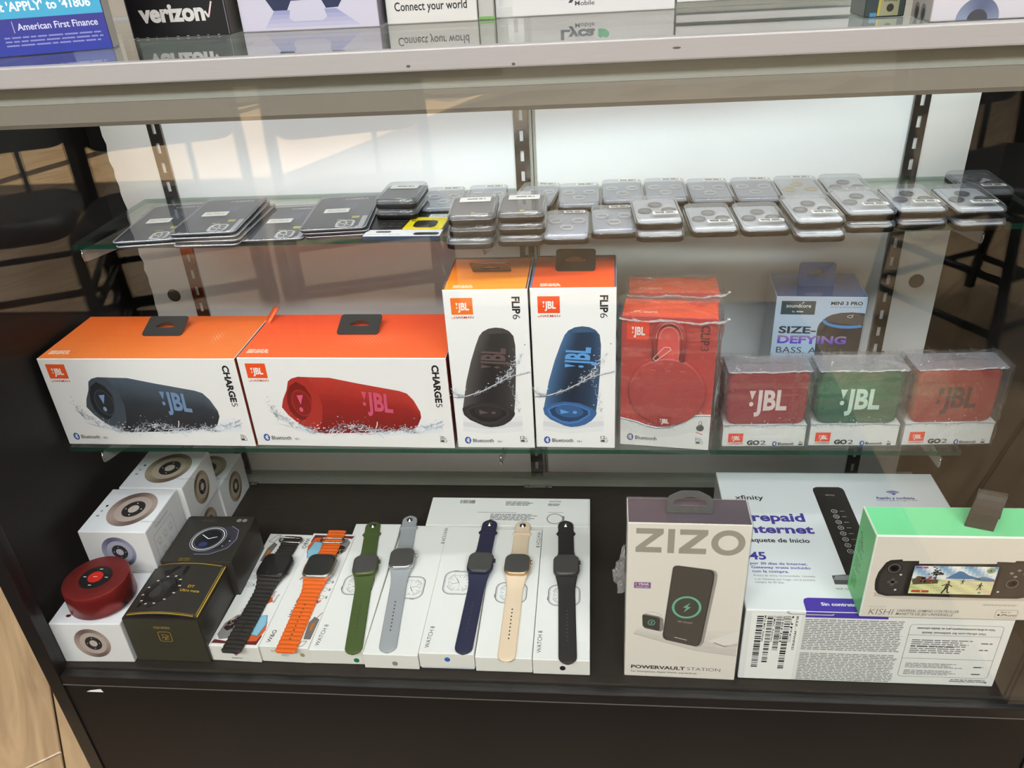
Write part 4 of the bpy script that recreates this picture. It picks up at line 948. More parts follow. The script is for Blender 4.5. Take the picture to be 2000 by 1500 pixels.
def ultra_print(T, t, ys, flip):
    """the printed metal watch with blue strap end on the sport version boxes"""
    p = Print(*T); q = (lambda x, y: (64 - x, ys - y)) if flip else (lambda x, y: (x, ys + y))
    P_ = lambda pts, c: p.poly([q(*a) for a in pts], c)
    P_([(2, 2), (60, 2), (62, 16), (52, 30), (44, 18), (20, 6), (4, 8)], hx('6A2A2C')); p.up()
    P_([(40, 6), (58, 8), (63, 26), (60, 40), (50, 44), (44, 30)], hx('D9622E')); p.up(); P_([(44, 18), (56, 16), (60, 36), (56, 50), (46, 48), (42, 34)], hx('8FC4DC')); p.up()
    p.loop([q(*a) for a in [(44, 18), (56, 16), (60, 36), (56, 50), (46, 48), (42, 34)]], .8, hx('3A6E94'))
    p.up(); P_([(4, 16), (10, 8), (20, 10), (30, 24), (32, 44), (26, 52), (16, 48), (6, 34)], hx('8A8682')); p.up(); P_([(8, 26), (14, 22), (24, 30), (26, 46), (18, 46), (10, 38)], hx('2A2430')); p.up()
    R = random.Random(9)
    for k in range(12): a, b_ = R.uniform(11, 23), R.uniform(27, 44); p.line([q(a, b_), q(a + R.uniform(-6, 6), b_ + R.uniform(-6, 6))], .9, hx(R.choice(('E6C64A', 'C85AA8', 'E8E0D8', '7A4AB0', 'D8703A'))))
    for k in range(4): p.line([q(18 + k * 2, 54), q(34 + k * 5, 92)], .5, hx('8C8A92'))
    p.line([q(40, 70), q(52, 92)], 1.2, hx('7A2E2A')); P_([(44, 66), (54, 74), (50, 82), (42, 78)], hx('C8592E')); p.build('watch_picture', t)
t, F, T = watch_box(.2020, -.1040, .0636, .2070, .0258, 'white sport watch box with heart print under the black ridged-band watch', rz=math.radians(-1.5))
ultra_print(T, t, 2, False)
p = Print(*T); p.loop([(4, 190), (12, 204), (18, 204), (12, 188)], .7, hx('6A2A2C')); p.poly([(7, 150), (13, 150), (19, 184), (13, 188), (8, 176)], hx('77726C')); p.up(); p.rect(10, 160, 14, 172, hx('C8702E')); p.loop([(7, 150), (13, 150), (19, 184), (13, 188), (8, 176)], .5, hx('3A3634')); p.build('strap_picture', t)
for s_, x, y, r_, h_, w_ in (('W&O', 57, 200, -90, 5.5, 22), ('sports', 56, 74, 80, 3.2, 15), ('version', 50, 73, 80, 3.2, 16)):
    p = Print(*T); p.text(s_, x, y, h_, hx('3A3838'), .01, w_, r_); p.build('lettering', t)
p = Print(*T); 
for y in (100, 114, 128): p.loop(rr2(6, y, 14, y + 8, 2), .5, hx('7A787A')); p.ring(10, y + 4, 2.2, 2.2, .5, hx('7A787A')); p.greek(15.5, y, 17.5, y + 8, 1, hx('8A888A'), y)
p.build('icon_row', t)
def heart(F, t, cx, cy, s_):
    p = Print(*F)
    for k, (c, sx) in enumerate((('3E7FA0', -1), ('D8742E', 1))): p.poly([(cx, cy - 6 * s_), (cx + sx * 6 * s_, cy + 1 * s_), (cx + sx * 5.4 * s_, cy + 4 * s_), (cx + sx * 3 * s_, cy + 5 * s_), (cx, cy + 2.6 * s_)], hx(c))
    p.up(); p.poly([(cx - 3 * s_, cy - 2 * s_), (cx, cy - 5 * s_), (cx + 2 * s_, cy - 2 * s_), (cx, cy + 1 * s_)], hx('8E5A9A')); p.build('heart_mark', t)
heart(F, t, 33, 15, .9); p = Print(*F); p.text('Wearfit Pro', 26, 5, 2.4, hx('4A4846'), .02, 14); p.build('small_lettering', t)
t, F, T = watch_box(.2656, -.1030, .0622, .2080, .0262, 'white sport watch box under the orange ridged-band watch', rz=math.radians(-1.3))
ultra_print(T, t, 206, True)
p = Print(*T); p.poly([(52, 14), (60, 14), (61, 46), (54, 50), (50, 40)], hx('77726C')); p.up(); p.rect(54, 28, 57.5, 40, hx('C8702E')); p.loop([(52, 14), (60, 14), (61, 46), (54, 50), (50, 40)], .6, hx('3A3634')); p.line([(57, 48), (62, 58)], 1, hx('7A3A32')); p.loop([(48, 1), (54, 3), (57, 11), (50, 10)], .7, hx('7A3A32')); p.build('strap_picture', t)
for s_, x, y, r_, h_, w_ in (('W&O', 12, 6, 84, 5.5, 20), ('W8 ULTRA', 26, 48, 86, 7.0, 40)):
    p = Print(*T); p.text(s_, x, y, h_, hx('3A3838'), .01, w_, r_); p.build('lettering', t)
p = Print(*T)
for y in (84, 98, 112): p.ring(52, y, 3.4, 3.4, .6, hx('7A787A')); p.greek(57, y - 4, 60, y + 4, 1, hx('8A888A'), y)
p.build('icon_row', t)
heart((T[0], T[1], T[2]), t, 50, 76, .6)
p = Print(*F); p.text('Space Aluminum Case', 14, 18, 2.2, hx('6A6A66'), .01, 33); p.ring(31, 12.5, 5, 2.2, .4, hx('6A6A66')); p.greek(27.5, 11.6, 34.5, 13.4, 1, hx('8A8A86')); p.ell(53, 14, 3, 3.2, hx('A79A6C')); p.build('small_lettering', t)

# ------------------------------------------------------------------ smart watches
def watch(label, strap, case_, p0, p1, zt, kind='sport', L=.255, headw=.0345, headl=.0385, up_=.100, scr=None):
    """p0 tip of the long strap, p1 buckle end; the watch lies on its box"""
    a = math.atan2(p1[0] - p0[0], p1[1] - p0[1]); L = math.hypot(p1[0] - p0[0], p1[1] - p0[1]); hc = L - up_
    t = thing('smart_watch', label, 'watch', (p0[0], p0[1], zt), -a, 'smart watches laid on their boxes')
    bw = .0215 if kind == 'sport' else .0245; y0, y1 = hc - headl / 2, hc + headl / 2
    def band(name, ya, yb, wfn, zfn, n, ridged):
        mb = MB(); rings = []
        for k in range(n + 1):
            s = k / n; y = ya + (yb - ya) * s; w = wfn(s, y); z = zfn(s, y); h = .0024 + (.0009 * abs(math.sin(y * PI / .0066)) if ridged else 0); e = .0008 * abs(math.sin(y * PI / .0066)) if ridged else 0
            rings.append([(-w / 2 - e, y, z + h * .35), (-w / 2 + .001, y, z), (w / 2 - .001, y, z), (w / 2 + e, y, z + h * .35), (w / 2 + e, y, z + h * .7), (w / 2 - .0016, y, z + h), (0, y, z + h * 1.08), (-w / 2 + .0016, y, z + h), (-w / 2 - e, y, z + h * .7)])
        mb.loft(rings, smooth=not ridged); return mb.build(name, strap, t)
    def lowz(s, y): return .0003 + .0034 * max(0, (y - (y0 - .030)) / .030) ** 2
    def loww(s, y):
        e = min(1, max(.02, (y / .0105))); r = math.sqrt(max(.004, 1 - (1 - e) ** 2)) if kind == 'sport' else min(1, .86 + y / .02)
        g = max(0, (y - (y0 - .022)) / .022); return (bw * r) + (headw * .80 - bw) * g ** 1.6 if g else bw * r
    nb = 74 if kind == 'sport' else 110
    lo = band('long_strap', .0002, y0 + .003, loww, lowz, nb, kind != 'sport')
    def upz(s, y): return .0003 + .0034 * max(0, ((y1 + .022) - y) / .022) ** 2
    def upw(s, y):
        d_ = L - y
        if kind != 'sport': return bw
        if d_ < .0105: return bw * math.sqrt(max(.01, 1 - (1 - d_ / .0105) ** 2))
        if d_ < .022: return bw
        if d_ < .032: return bw + .0055 * math.exp(-((d_ - .0275) / .0030) ** 2)
        return bw + (headw * .78 - bw) * max(0, 1 - (y - y1) / .016) ** 2
    us = band('short_strap', y1 - .003, L if kind != 'dark' else L - .004, upw, upz, 60 if kind == 'sport' else 70, kind != 'sport')
    p = Print((0, 0, .0029), (1, 0, 0), (0, 1, 0), .30 if kind == 'sport' else .95)
    for k in range(9): p.ell(0, (34 if kind == 'sport' else 20) + k * (5.9 if kind == 'sport' else 7.0), 1.05, 1.3 if kind == 'sport' else 1.2, hx('4A433A') if kind != 'dark' else INK, 0, 10)
    p.build('adjusting_holes', lo)
    if kind == 'sport':
        mb = MB(); mb.loft([circ(.0044, .0029, 20, 0, L - .0105), circ(.0044, .0036, 20, 0, L - .0105), circ(.0016, .0038, 20, 0, L - .0105), circ(.0016, .0054, 20, 0, L - .0105)]); mb.build('pin', M_CHROME, us)
        mb = MB(); mb.bbox(-bw / 2 - .001, bw / 2 + .001, L - .0285, L - .0265, .0024, .0034, .0003); mb.build('keeper_slot', strap, us)
    else:
        ly = L - (.013 if kind == 'dark' else .022); mb = MB(); lp = [(x, ly + (y_ - .0) , .0042) for x, y_ in rr2(-.0165, -.0045, .0165, .0045, .0043, 4)]; mb.tube(lp + [lp[0]], .0013, 8); mb.build('metal_loop', M_CHROME, us)
    mb = MB(); zb = .0016
    lv = [(.80, zb), (.95, zb + .0020), (1.0, zb + .0042), (1.0, zb + .0070), (.97, zb + .0088), (.92, zb + .0096)]
    mb.loft([rrect(headw * s, headl * s, .0105 * s if kind == 'sport' else .0095 * s, z, 7, 0, hc) for s, z in lv]); mb.build('watch_case', case_, t)
    mb = MB(); mb.loft([rrect(headw * .925, headl * .925, .0098, zb + .0096, 7, 0, hc), rrect(headw * .88, headl * .88, .0092, zb + .0104, 7, 0, hc)], cap0=False); mb.build('screen', scr or M_SCREEN, t)
    mb = MB(); cy_ = hc + .007
    for (r_, xx) in ((.0030, 0),): mb.loft([[(headw / 2 - .0004 + x_, cy_ + r_ * math.cos(q), zb + .0052 + r_ * .85 * math.sin(q)) for q in (2 * PI * k / 14 for k in range(14))] for x_ in (0, .0020, .0023)])
    mb.build('crown', case_, t)
    if kind != 'sport':
        mb = MB(); mb.bbox(headw / 2 - .0006, headw / 2 + .0018, hc - .013, hc + .0125, zb + .0030, zb + .0078, .0012); mb.build('crown_guard', case_, t)
        mb = MB(); mb.bbox(-headw / 2 - .0014, -headw / 2 + .0006, hc - .006, hc + .004, zb + .0036, zb + .0070, .0008); mb.build('side_button', pbr('orange_key', hx('C8562C'), .4), t)
    else:
        mb = MB(); mb.bbox(headw / 2 - .0006, headw / 2 + .0006, hc - .009, hc - .001, zb + .0040, zb + .0066, .0006); mb.build('side_button', case_, t)
    return t
def rubber(n, c): return pbr(n, hx(c), .55, 0, .35, (300, .03))
M_FILM = pbr('filmed_watch_glass', rgb(74, 72, 70), .22, 0, .5, (40, .02), .1)
ZW = ZD + .0240
watch('black smart watch with a black ridged band and steel loop, leftmost', rubber('black_ocean_strap', '2B2724'), pbr('black_watch_case', hx('2A2725'), .3, .3), (.2040, -.1150), (.2135, .0985), ZD + .0259, 'dark', headw=.0410, headl=.0445, up_=.0700)
watch('smart watch with an orange ridged band and steel case', rubber('orange_ocean_strap', 'E8671E'), pbr('titanium_case', hx('B9B2A6'), .25, .85), (.2712, -.1130), (.2740, .1080), ZD + .0263, 'ridge', headw=.0400, headl=.0440, up_=.0790)
watch('smart watch with an olive green band', rubber('green_strap', '4C5E31'), pbr('green_case', hx('54602F'), .28, .5), (.3535, -.1100), (.3210, .1330), ZD + .0237, scr=M_FILM, up_=.0985)
watch('smart watch with a light grey band and silver case', rubber('grey_strap', 'A3A6AA'), pbr('silver_case', hx('C9CACC'), .22, .9), (.3940, -.1060), (.3730, .1475), ZD + .0237, scr=M_FILM, up_=.0985)
watch('smart watch with a navy blue band', rubber('navy_strap', '2B2D48'), pbr('navy_case', hx('2E3346'), .28, .5), (.4855, -.1075), (.4925, .1370), ZD + .0267, scr=M_FILM, up_=.0965)
watch('smart watch with a cream band and rose gold case', rubber('cream_strap', 'EBD3B6'), pbr('rose_gold_case', hx('D3AE86'), .22, .85), (.5375, -.1140), (.5395, .1385), ZD + .0237, scr=M_FILM, up_=.0965)
watch('smart watch with a plain black sport band, rightmost', rubber('black_strap', '2E2B2A'), pbr('graphite_case', hx('4A4846'), .28, .5), (.6095, -.1150), (.6000, .1400), ZD + .0243, scr=M_FILM, up_=.0985)

# ------------------------------------------------------------------ tall charging station carton
t = thing('charging_station_carton', 'tall cream charging station carton with grey capitals and phone picture', 'box', (.7375, -.1072, ZD), math.radians(-.9))
w, d, h = .1255, .0420, .2292; F, T = front(w, d, h), topf(w, d, h)
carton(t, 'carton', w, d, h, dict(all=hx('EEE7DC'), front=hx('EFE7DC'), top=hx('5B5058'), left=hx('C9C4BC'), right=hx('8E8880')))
TAUPE = hx('A59C8F')
p = Print(*F); p.poly([(8.9, 222.3), (37, 222.2), (37, 215.6), (18.6, 197.2), (35.6, 197.2), (35.6, 189.8), (8.7, 189.9), (8.7, 196.5), (26.6, 215), (8.9, 215)], TAUPE); p.rect(41.6, 189.6, 48.6, 222, TAUPE)
p.poly([(53.6, 222), (82, 221.8), (82, 215.2), (65.2, 196.8), (81.4, 196.8), (81.4, 189.2), (53.4, 189.4), (53.4, 196), (71.6, 214.8), (53.6, 214.8)], TAUPE); p.ring(103, 205.2, 17.2, 17.0, 7.0, TAUPE, 0, 48); p.build('large_lettering', t)
p = Print(*F); p.rect(8.3, 138.6, 26.2, 147.4, hx('8A5A8A')); p.up(); p.text('1 YEAR', 10, 143, 3.2, hx('EBDCE8'), .03, 14.4); p.greek(10, 139.4, 24.6, 141.6, 1, hx('D2B8CE')); p.build('warranty_label', t)
p = Print(*F); p.text('POWERVAULT', 7.5, 13.2, 5.2, hx('3A3530'), .04, 61.6); p.text('STATION', 71.4, 13.2, 5.2, hx('3A3530'), -.008, 37.4); p.text('For Smartphone, Apple Watch, and AirPods', 7.6, 7.0, 2.5, hx('4A443E'), .012, 75); p.build('lettering', t)
p = Print(*F)
p.grid([(9, 69), (40, 60), (80, 47), (124, 41)], [(14, 80), (50, 76), (90, 78), (124, 80)], 16, 4, lambda s, q: mixc(hx('D6CFC6'), hx('EAE4DA'), q)); p.up(); p.poly([(92, 62), (124.6, 80), (124.6, 62), (108, 52)], hx('EFE9E0')); p.line([(98, 60), (110, 54), (124.6, 58)], 2.4, hx('CFC4BE')); p.line([(9, 69.5), (40, 59), (80, 46), (124.6, 40)], 1.2, hx('C6BCB2'))
p.up(); p.ring(30, 97, 10, 7, .8, hx('CFC7BC'), -.2, 24, 20, 170); p.poly([(18.2, 99), (21, 101), (37, 97.4), (41.4, 94), (42.4, 78), (39.6, 74), (22, 78), (19, 82)], hx('8E877E')).up(); p.poly([(18.2, 97.4), (20, 99.2), (35.4, 96), (37.8, 93.6), (38, 77), (36.4, 75.2), (21.6, 79.6), (19, 83)], hx('3A332C')).up(); p.ring(28.6, 87.6, 4.0, 4.3, .8, hx('6FBE9A')); p.line([(30, 90), (27.6, 87.6), (29.8, 87.4), (27.8, 85)], .7, hx('6FBE9A'))
edge = [(48.2, 169.5), (50, 172.4), (53.5, 173.2), (89.6, 168.4), (93.6, 166), (95.4, 161), (95.2, 151), (87.4, 60), (85, 54.6), (80.6, 52), (45.4, 61), (42, 64.6), (41.2, 70)]
p.up(); p.poly(edge, hx('A39C94')).up(); p.poly([(48.6, 169), (50.4, 171.8), (53.5, 172.6), (87.4, 168), (91, 165.6), (92.2, 161), (92, 151), (84.4, 61), (82.4, 55.4), (78.6, 53), (45.8, 61.8), (42.6, 65), (41.8, 70)], hx('2F2820')).up(); p.poly([(49.4, 168.6), (53.6, 171.6), (86.8, 167.2), (90.8, 161), (83.2, 61), (78.4, 54.4), (46.2, 62.8), (43, 70)], hx('4A4137')).up()
p.ring(65.7, 112.7, 15.8, 16.6, 2.6, hx('6FBE9A'), 0, 40); p.poly([(69.4, 119.6), (61.6, 112.6), (65.6, 112.0), (62.8, 105.4), (70.4, 113.2), (66.6, 113.8)], hx('6FBE9A')); p.text('90% Charged', 57, 90, 2.6, hx('B9B2A8'), 0, 16, -6); p.line([(54.8, 66.4), (68.6, 62.4)], .8, hx('E9E4DC')); p.build('charger_picture', t)
mb = MB(); mb.bbox(-w / 2 - .0010, w / 2 + .0010, -.0010, d + .0010, .0001, h + .0010, .0013); mb.build('clear_wrap', M_SHRINK, t)
M_GRIP = clear('smoky_grip', (.42, .42, .43), .06, 1.4, .08, .45, (.16, .16, .165))
og = [(-23.5, 0), (23.5, 0), (23.5, 13), (21, 18), (9, 24), (-9, 24), (-21, 18), (-23.5, 13)]; hg = [(-16, 8), (16, 8), (17, 11), (15.5, 13.5), (3, 17.5), (-3, 17.5), (-15.5, 13.5), (-17, 11)]
mb = MB(); mb.from_bm(plate([(a * .001, b_ * .001) for a, b_ in og], [[(a * .001, b_ * .001) for a, b_ in hg]], .0016, Matrix.Translation((.0010, .017, h + .0012)) @ Matrix.Rotation(math.radians(72), 4, 'X'))); mb.build('hang_tab', M_GRIP, t)
R = random.Random(8); mb = MB(); gr = []
for i in range(6):
    for j in range(9): gr.append((-w / 2 - .001 - .013 * (1 - abs(j - 3) / 7) * i / 5 + R.uniform(-.0015, .0015), .004 + R.uniform(-.006, .006) * i / 5, .128 + j * .0085 + R.uniform(-.002, .002) * i / 5))
mb.add(gr, [(i * 9 + j, i * 9 + j + 1, (i + 1) * 9 + j + 1, (i + 1) * 9 + j) for i in range(5) for j in range(8)]); mb.build('loose_wrap_flap', clear('crumpled_film', (1, 1, 1), .08, 1.6, .1, .22, (.85, .85, .85), (300, .8)), t)

# ------------------------------------------------------------------ big prepaid internet carton
t = thing('internet_kit_carton', 'big white prepaid internet carton lying flat with purple lettering', 'box', (.9440, -.1055, ZD), math.radians(-.2))
w, d, h = .2790, .2530, .1088; F, T = front(w, d, h), topf(w, d, h)
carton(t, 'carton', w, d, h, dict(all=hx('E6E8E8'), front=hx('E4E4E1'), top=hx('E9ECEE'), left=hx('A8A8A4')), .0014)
PUR = hx('4B3F9A'); p = Print(*T, lift=.1)
p.text('xfinity', 17, 193, 9, INK, .012, 36); p.build('dark_lettering', t)
p = Print(*T); p.text('Prepaid', 19, 150.6, 15.4, PUR, .032, 77); p.text('Internet', 17.5, 128.2, 14.6, PUR, .032, 84.5); p.text('$45', 8, 80.6, 12.6, PUR, .03, 28.6)
for s_, x, y, ww in (('por 30 dias de Internet.', 16.4, 71.9, 64.6), ('Gateway gratis incluido', 16.6, 65.4, 66.4), ('con la compra.', 16.6, 58.8, 41)): p.text(s_, x, y, 4.0, PUR, .02, ww)
p.text('Rapido y confiable', 194.5, 197.6, 4.4, PUR, .03, 46.4); p.ell(218, 207.2, 1.4, 1.2, PUR, 0, 12)
for r_ in (4.4, 7.6, 10.8): p.ring(218, 206.4, r_, r_ * .8, 1.5, PUR, 0, 16, 40, 140)
p.build('purple_lettering', t)
p = Print(*T); p.text('Paquete de Inicio', 18, 111.2, 7.4, INK, .022, 74.6)
for s_, x, y, ww in (('Precio de venta recomendado. Limitado', 17.2, 52.4, 68), ('a un Gateway por hogar con la primera', 17.3, 46.6, 66.6), ('compra de 30 dias.', 17.1, 41.6, 32), ('Internet para el hogar y WiFi', 193.6, 193.8, 50), ('WiFi Gateway', 103, 33.6, 26)): p.text(s_, x, y, 3.1, hx('6E6E72'), 0, ww)
p.build('black_lettering', t)
p = Print(*T); p.grid([(120, 56), (118.9, 214)], [(158.2, 56), (158.2, 214)], 2, 6, lambda s, q: mixc(hx('26221F'), hx('3A3531'), q * .6)); p.poly([(118.9, 214), (120, 218), (124.3, 221.2), (152.9, 221.4), (157, 218.6), (158.2, 214)], hx('322D2A')); p.up(); p.text('xfinity', 132, 203, 3.2, hx('B9B4AE'), 0, 12)
for k in range(8):
    y = 171.6 - k * 10.6; p.ring(135.3, y, 3.6, 3.6, .6, hx('D9D6D2'), 0, 20); p.ell(135.3, y, 1.7, 1.4, hx('8E8A86'), 0, 10); p.rect(142, y - .5, 147.6, y + .5, hx('9A9692'))
p.poly([(104, 42), (104, 56), (118, 58), (128, 58), (128, 42)], hx('55534F')); p.up(); p.poly([(104, 49), (108, 56), (128, 57), (128, 49)], hx('8E9092')); p.build('modem_picture', t)
p = Print(*T); pur2 = hx('4E3AA8'); p.poly([(63.6, .2), (63.6, 14), (65, 18.4), (69.4, 20.4), (150, 20.4), (150, .2)], pur2); p.up(); p.text('Sin contratos', 81.6, 9.0, 4.6, WHITE, .03, 40); p.build('purple_banner', t)
p = Print(*F); p.rect(63.8, 100, 150, 108, pur2); p.build('purple_fold', t)
p = Print(*F, lift=.12); p.rect(7, 1, 60, 106, hx('EEEEEA')); p.up()
for x, w_, y0, y1, s_ in ((13, 7, 20, 101, 'MTA MAC Address'), (24, 6, 28, 101, 'CMAC Address'), (33.5, 6, 48, 101, 'Serial'), (42.5, 6.5, 18, 101, 'UPC')):
    p.bars(x, y0, x + w_, y1, 34, INK, int(x), False); p.text(s_, x + w_ + .6, y1, 2.3, INK, .01, min(40, y1 - y0), -90)
p.text('BULK - PPWIFIKD', 54.6, 101, 2.4, INK, .02, 52, -90); p.build('barcode_label', t)
p = Print(*F); g = hx('6C6C6E'); p.greek(64.5, 2, 169.5, 46, 17, g, 2, .42, .04); p.greek(64.5, 50, 169.5, 98, 18, g, 3, .42, .04); p.build('small_print', t)
p = Print(*F); p.loop(rr2(174.6, 13, 270, 94, 4), .5, g); p.line([(174.6, 78), (270, 78)], .5, g); p.line([(174.6, 42), (270, 42)], .5, g); p.text('Visite es.xfinity.com/internetxperto para ver detalles adicionales', 262, 89.5, 3.0, INK, .02, 80, 180); p.text('Visit xfinity.com for additional details', 254, 83, 3.0, INK, .02, 66, 180)
for y in (72, 62, 35, 24): p.greek(180, y - 12 if y > 40 else y - 8, 244, y, 4, g, y, .45, .3); p.greek(252, y - 6, 264, y - 3.4, 1, INK, y)
p.text('Minimum system requirements:', 271, 8, 2.8, INK, .02, 40, 180); p.greek(232, 8.6, 271, 10.8, 1, g, 4); p.build('requirements_table', t)
p = Print(*F, lift=.12); p.poly([(43, 108.4), (44.4, 104.6), (48, 103.4), (92, 103.2), (93.4, 104.4), (93.4, 106), (90, 104.8), (48, 105), (46, 108.4)], hx('BDBDB8')); p.build('tab_slot', t)

# ------------------------------------------------------------------ green game controller carton
t = thing('controller_carton', 'white and mint green game controller carton standing on the internet carton', 'box', (1.0190, -.1116, ZD + .1092), 0)
w, d, h = .1960, .0470, .1120; F, T = front(w, d, h), topf(w, d, h); MINT = hx('84E6A4')
carton(t, 'carton', w, d, h, dict(all=hx('E8E2D8'), front=hx('DDD5C9'), top=MINT, left=hx('74D480'), right=MINT, back=hx('ECEBE8')), .0014, edge=hx('E9F2E6'))
p = Print(*F); g = hx('8A8178'); p.text('RAZER', 8.6, 14.4, 2.0, hx('A9B8A4'), 0, 16.6); p.text('KISHI', 8.7, 4.0, 8.4, hx('6E665E'), -.012, 24, 0, 'l', .15); p.text('UNIVERSAL GAMING CONTROLLER', 37.2, 8.8, 3.5, hx('57504A'), .005, 62, 0, 'l', .18); p.text('MANETTE DE JEU UNIVERSELLE', 36.6, 4.0, 3.5, hx('57504A'), .005, 57.4, 0, 'l', .18)
p.loop(rr2(136, 3.2, 157.5, 14.4, 2), .4, hx('57504A')); p.text('Made for', 141, 10.6, 1.7, hx('57504A'), .01, 10); p.text('iPhone', 141.6, 5.6, 3.4, hx('3A3430'), .01, 15, 0, 'l', .15); p.ell(139.4, 7.2, 1.3, 1.5, hx('3A3430'), 0, 12); p.greek(121, 20, 157, 22.4, 2, hx('9A9186'), 3); p.build('lettering', t)
p = Print(*F); DK = hx('2A2624')
p.grid([(10, 30), (40, 27), (90, 27), (186, 28)], [(10, 36), (40, 34), (90, 34), (186, 35)], 12, 2, lambda s, q: mixc(hx('DDD5C9'), hx('B3A99C'), 1 - abs(q - .5) * 1.4)); p.up()
p.poly([(8.6, 46.4), (8.2, 54), (9.4, 63.5), (14.8, 77), (19, 80.4), (30, 81.5), (30.7, 79.4), (46.5, 79.8), (47, 76), (121.3, 77.6), (121.3, 80.4), (138, 80.0), (139, 82), (152, 82), (160, 79), (165, 68), (166.6, 54), (165, 42), (160, 33), (152, 30.8), (122, 30.6), (42.6, 31.5), (22.4, 30.9), (14, 33.9), (10, 39)], DK); p.up()
p.poly([(12, 48), (12.6, 62), (18, 75), (29, 78.4), (38, 77.4), (38, 60), (37, 34), (24, 33.4), (15, 37)], hx('3B3634')); p.poly([(128, 77), (150, 78), (158, 74), (162, 62), (162, 46), (156, 36), (128, 34)], hx('332E2C')); p.up()
for cx, cy in ((24.2, 69.4), (142.3, 51.4)): p.ring(cx, cy, 7.6, 7.6, .8, hx('1A1716'), 0, 28); p.ring(cx, cy, 6.2, 6.2, 1.0, hx('6A6462'), 0, 28); p.up(); p.ell(cx, cy, 4.6, 4.6, hx('1E1B1A'), 0, 22); p.ring(cx, cy, 3.4, 3.2, .9, hx('8A8684'), 0, 22); p.ell(cx, cy, 2.1, 2.0, hx('5A5654'), 0, 16)
for dx, dy in ((0, 0),): p.rect(20.4, 49.2, 30.6, 52.4, hx('5C5754')); p.rect(23.8, 45.6, 27.2, 56, hx('5C5754'))
for cx, cy in ((145, 69.5), (151.6, 64.6), (138.4, 65.6), (143, 61)): p.ell(cx, cy, 1.9, 1.5, hx('8E8A86'), 0, 14)
for cx, cy in ((32, 61), (30, 40), (131, 40)): p.ell(cx, cy, 1.3, 1.2, hx('D8D4CE'), 0, 12)
p.poly([(40, 34.4), (39, 40), (41, 68), (44, 75.6), (121, 76.2), (127, 74), (128, 40), (126, 33), (44, 33)], hx('151312')); p.up()
sx0, sx1, sy0, sy1 = 43.4, 124.6, 35.6, 73.6
p.grid([(sx0, 55), (sx1, 55)], [(sx0 + .3, sy1), (sx1, sy1 + .2)], 20, 6, lambda s, q: mixc(hx('D9DCD8'), mixc(hx('4F94C4'), hx('F0F2F2'), .5 + .5 * math.sin(s * 19 + q * 5)), .4 + .6 * q))
p.grid([(sx0, sy0), (sx1, sy0)], [(sx0, 56), (sx1, 54)], 24, 6, lambda s, q: mixc(mixc(hx('B4C27E'), hx('E2C6A8'), s), hx('DDE0A8'), .5 + .5 * math.sin(s * 23 + q * 9))); p.up()
p.poly([(76, 57), (84, 64), (88, 67.5), (92, 66.5), (98, 62), (104, 60), (112, 56.5)], hx('3C6E9E')); p.poly([(104, 56), (112, 60.5), (118, 59), (124, 57), (124, 54)], hx('56789A')); p.poly([(44, 54), (50, 60), (56, 58), (60, 55), (70, 55), (70, 50), (46, 48)], hx('56503E'))
p.up(); R = random.Random(4)
for k in range(26): p.ell(66 + R.gauss(0, 3.4), 64.5 + R.gauss(0, 2.4), R.uniform(.8, 2), R.uniform(.6, 1.4), hx(R.choice(('2F3B30', '3C4A38', '27302A'))), 0, 8)
p.line([(66.5, 62), (67, 54)], 1.0, hx('2A2A22'))
for k in range(16): p.ell(56 + R.gauss(0, 4), 55 + R.gauss(0, 2.6), R.uniform(.8, 2), R.uniform(.8, 1.8), hx(R.choice(('7A2A26', '4A2422', '9A4A3A'))), 0, 8)
for bx, by, s_ in ((80, 40, 1.0), (112, 44, .6), (94, 51, .4)):
    p.poly([(bx - 1.6 * s_, by + 10 * s_), (bx + 1.8 * s_, by + 11 * s_), (bx + 1.6 * s_, by + 3 * s_), (bx - 2.4 * s_, by + 2 * s_)], hx('2C2428')); p.ell(bx + .6 * s_, by + 12.4 * s_, 1.3 * s_, 1.5 * s_, hx('3A2A26'), 0, 10); p.line([(bx - 1.2 * s_, by + 3 * s_), (bx - 4 * s_, by - 3.6 * s_)], 1.5 * s_, hx('1E1A1C')); p.line([(bx + 1 * s_, by + 3 * s_), (bx + 1.6 * s_, by - 2 * s_), (bx + 3.6 * s_, by - 2.4 * s_)], 1.4 * s_, hx('1E1A1C')); p.line([(bx - 1 * s_, by + 9 * s_), (bx - 5.6 * s_, by + 7 * s_)], 1.1 * s_, hx('3A2A2C')); p.line([(bx + 1.2 * s_, by + 9 * s_), (bx + 5 * s_, by + 6 * s_)], 1.1 * s_, hx('3A2A2C'))
p.greek(46, 37.4, 64, 40.6, 1, hx('C23A30'), 3, .9, 0); p.greek(45, 70.4, 58, 72.6, 1, hx('C23A50'), 3, .9, 0); p.ell(118, 68.5, 4.2, 3.6, hx('8A9A6A'), 0, 18); p.ell(118, 68.5, 1, 1, hx('C86A4A'), 0, 8); p.ell(113, 38.4, 1.6, 1.4, hx('6A8AA0'), 0, 12)
p.build('controller_picture', t)
p = Print(*leftf(w, d, h)); gg = hx('2F7A44'); p.text('Kishi', 8, 84, 5, gg, .01, 16, -50)
for k in range(3): p.greek(7, 14 + k * 22, 26, 32 + k * 22, 5, gg, k, .3, .4)
p.build('side_print', t)
mb = MB(); n = 10; rib = []
for k in range(n + 1):
    s = k / n; a = -.15 + s * 2.9; rib.append((.004 + .012 * s + .004 * math.sin(a), .022 - .010 * math.cos(a) + .018 * s * (1 - s), .004 + .032 * math.sin(s * PI) ** .8 if 0 < k < n else .0))
vs = []
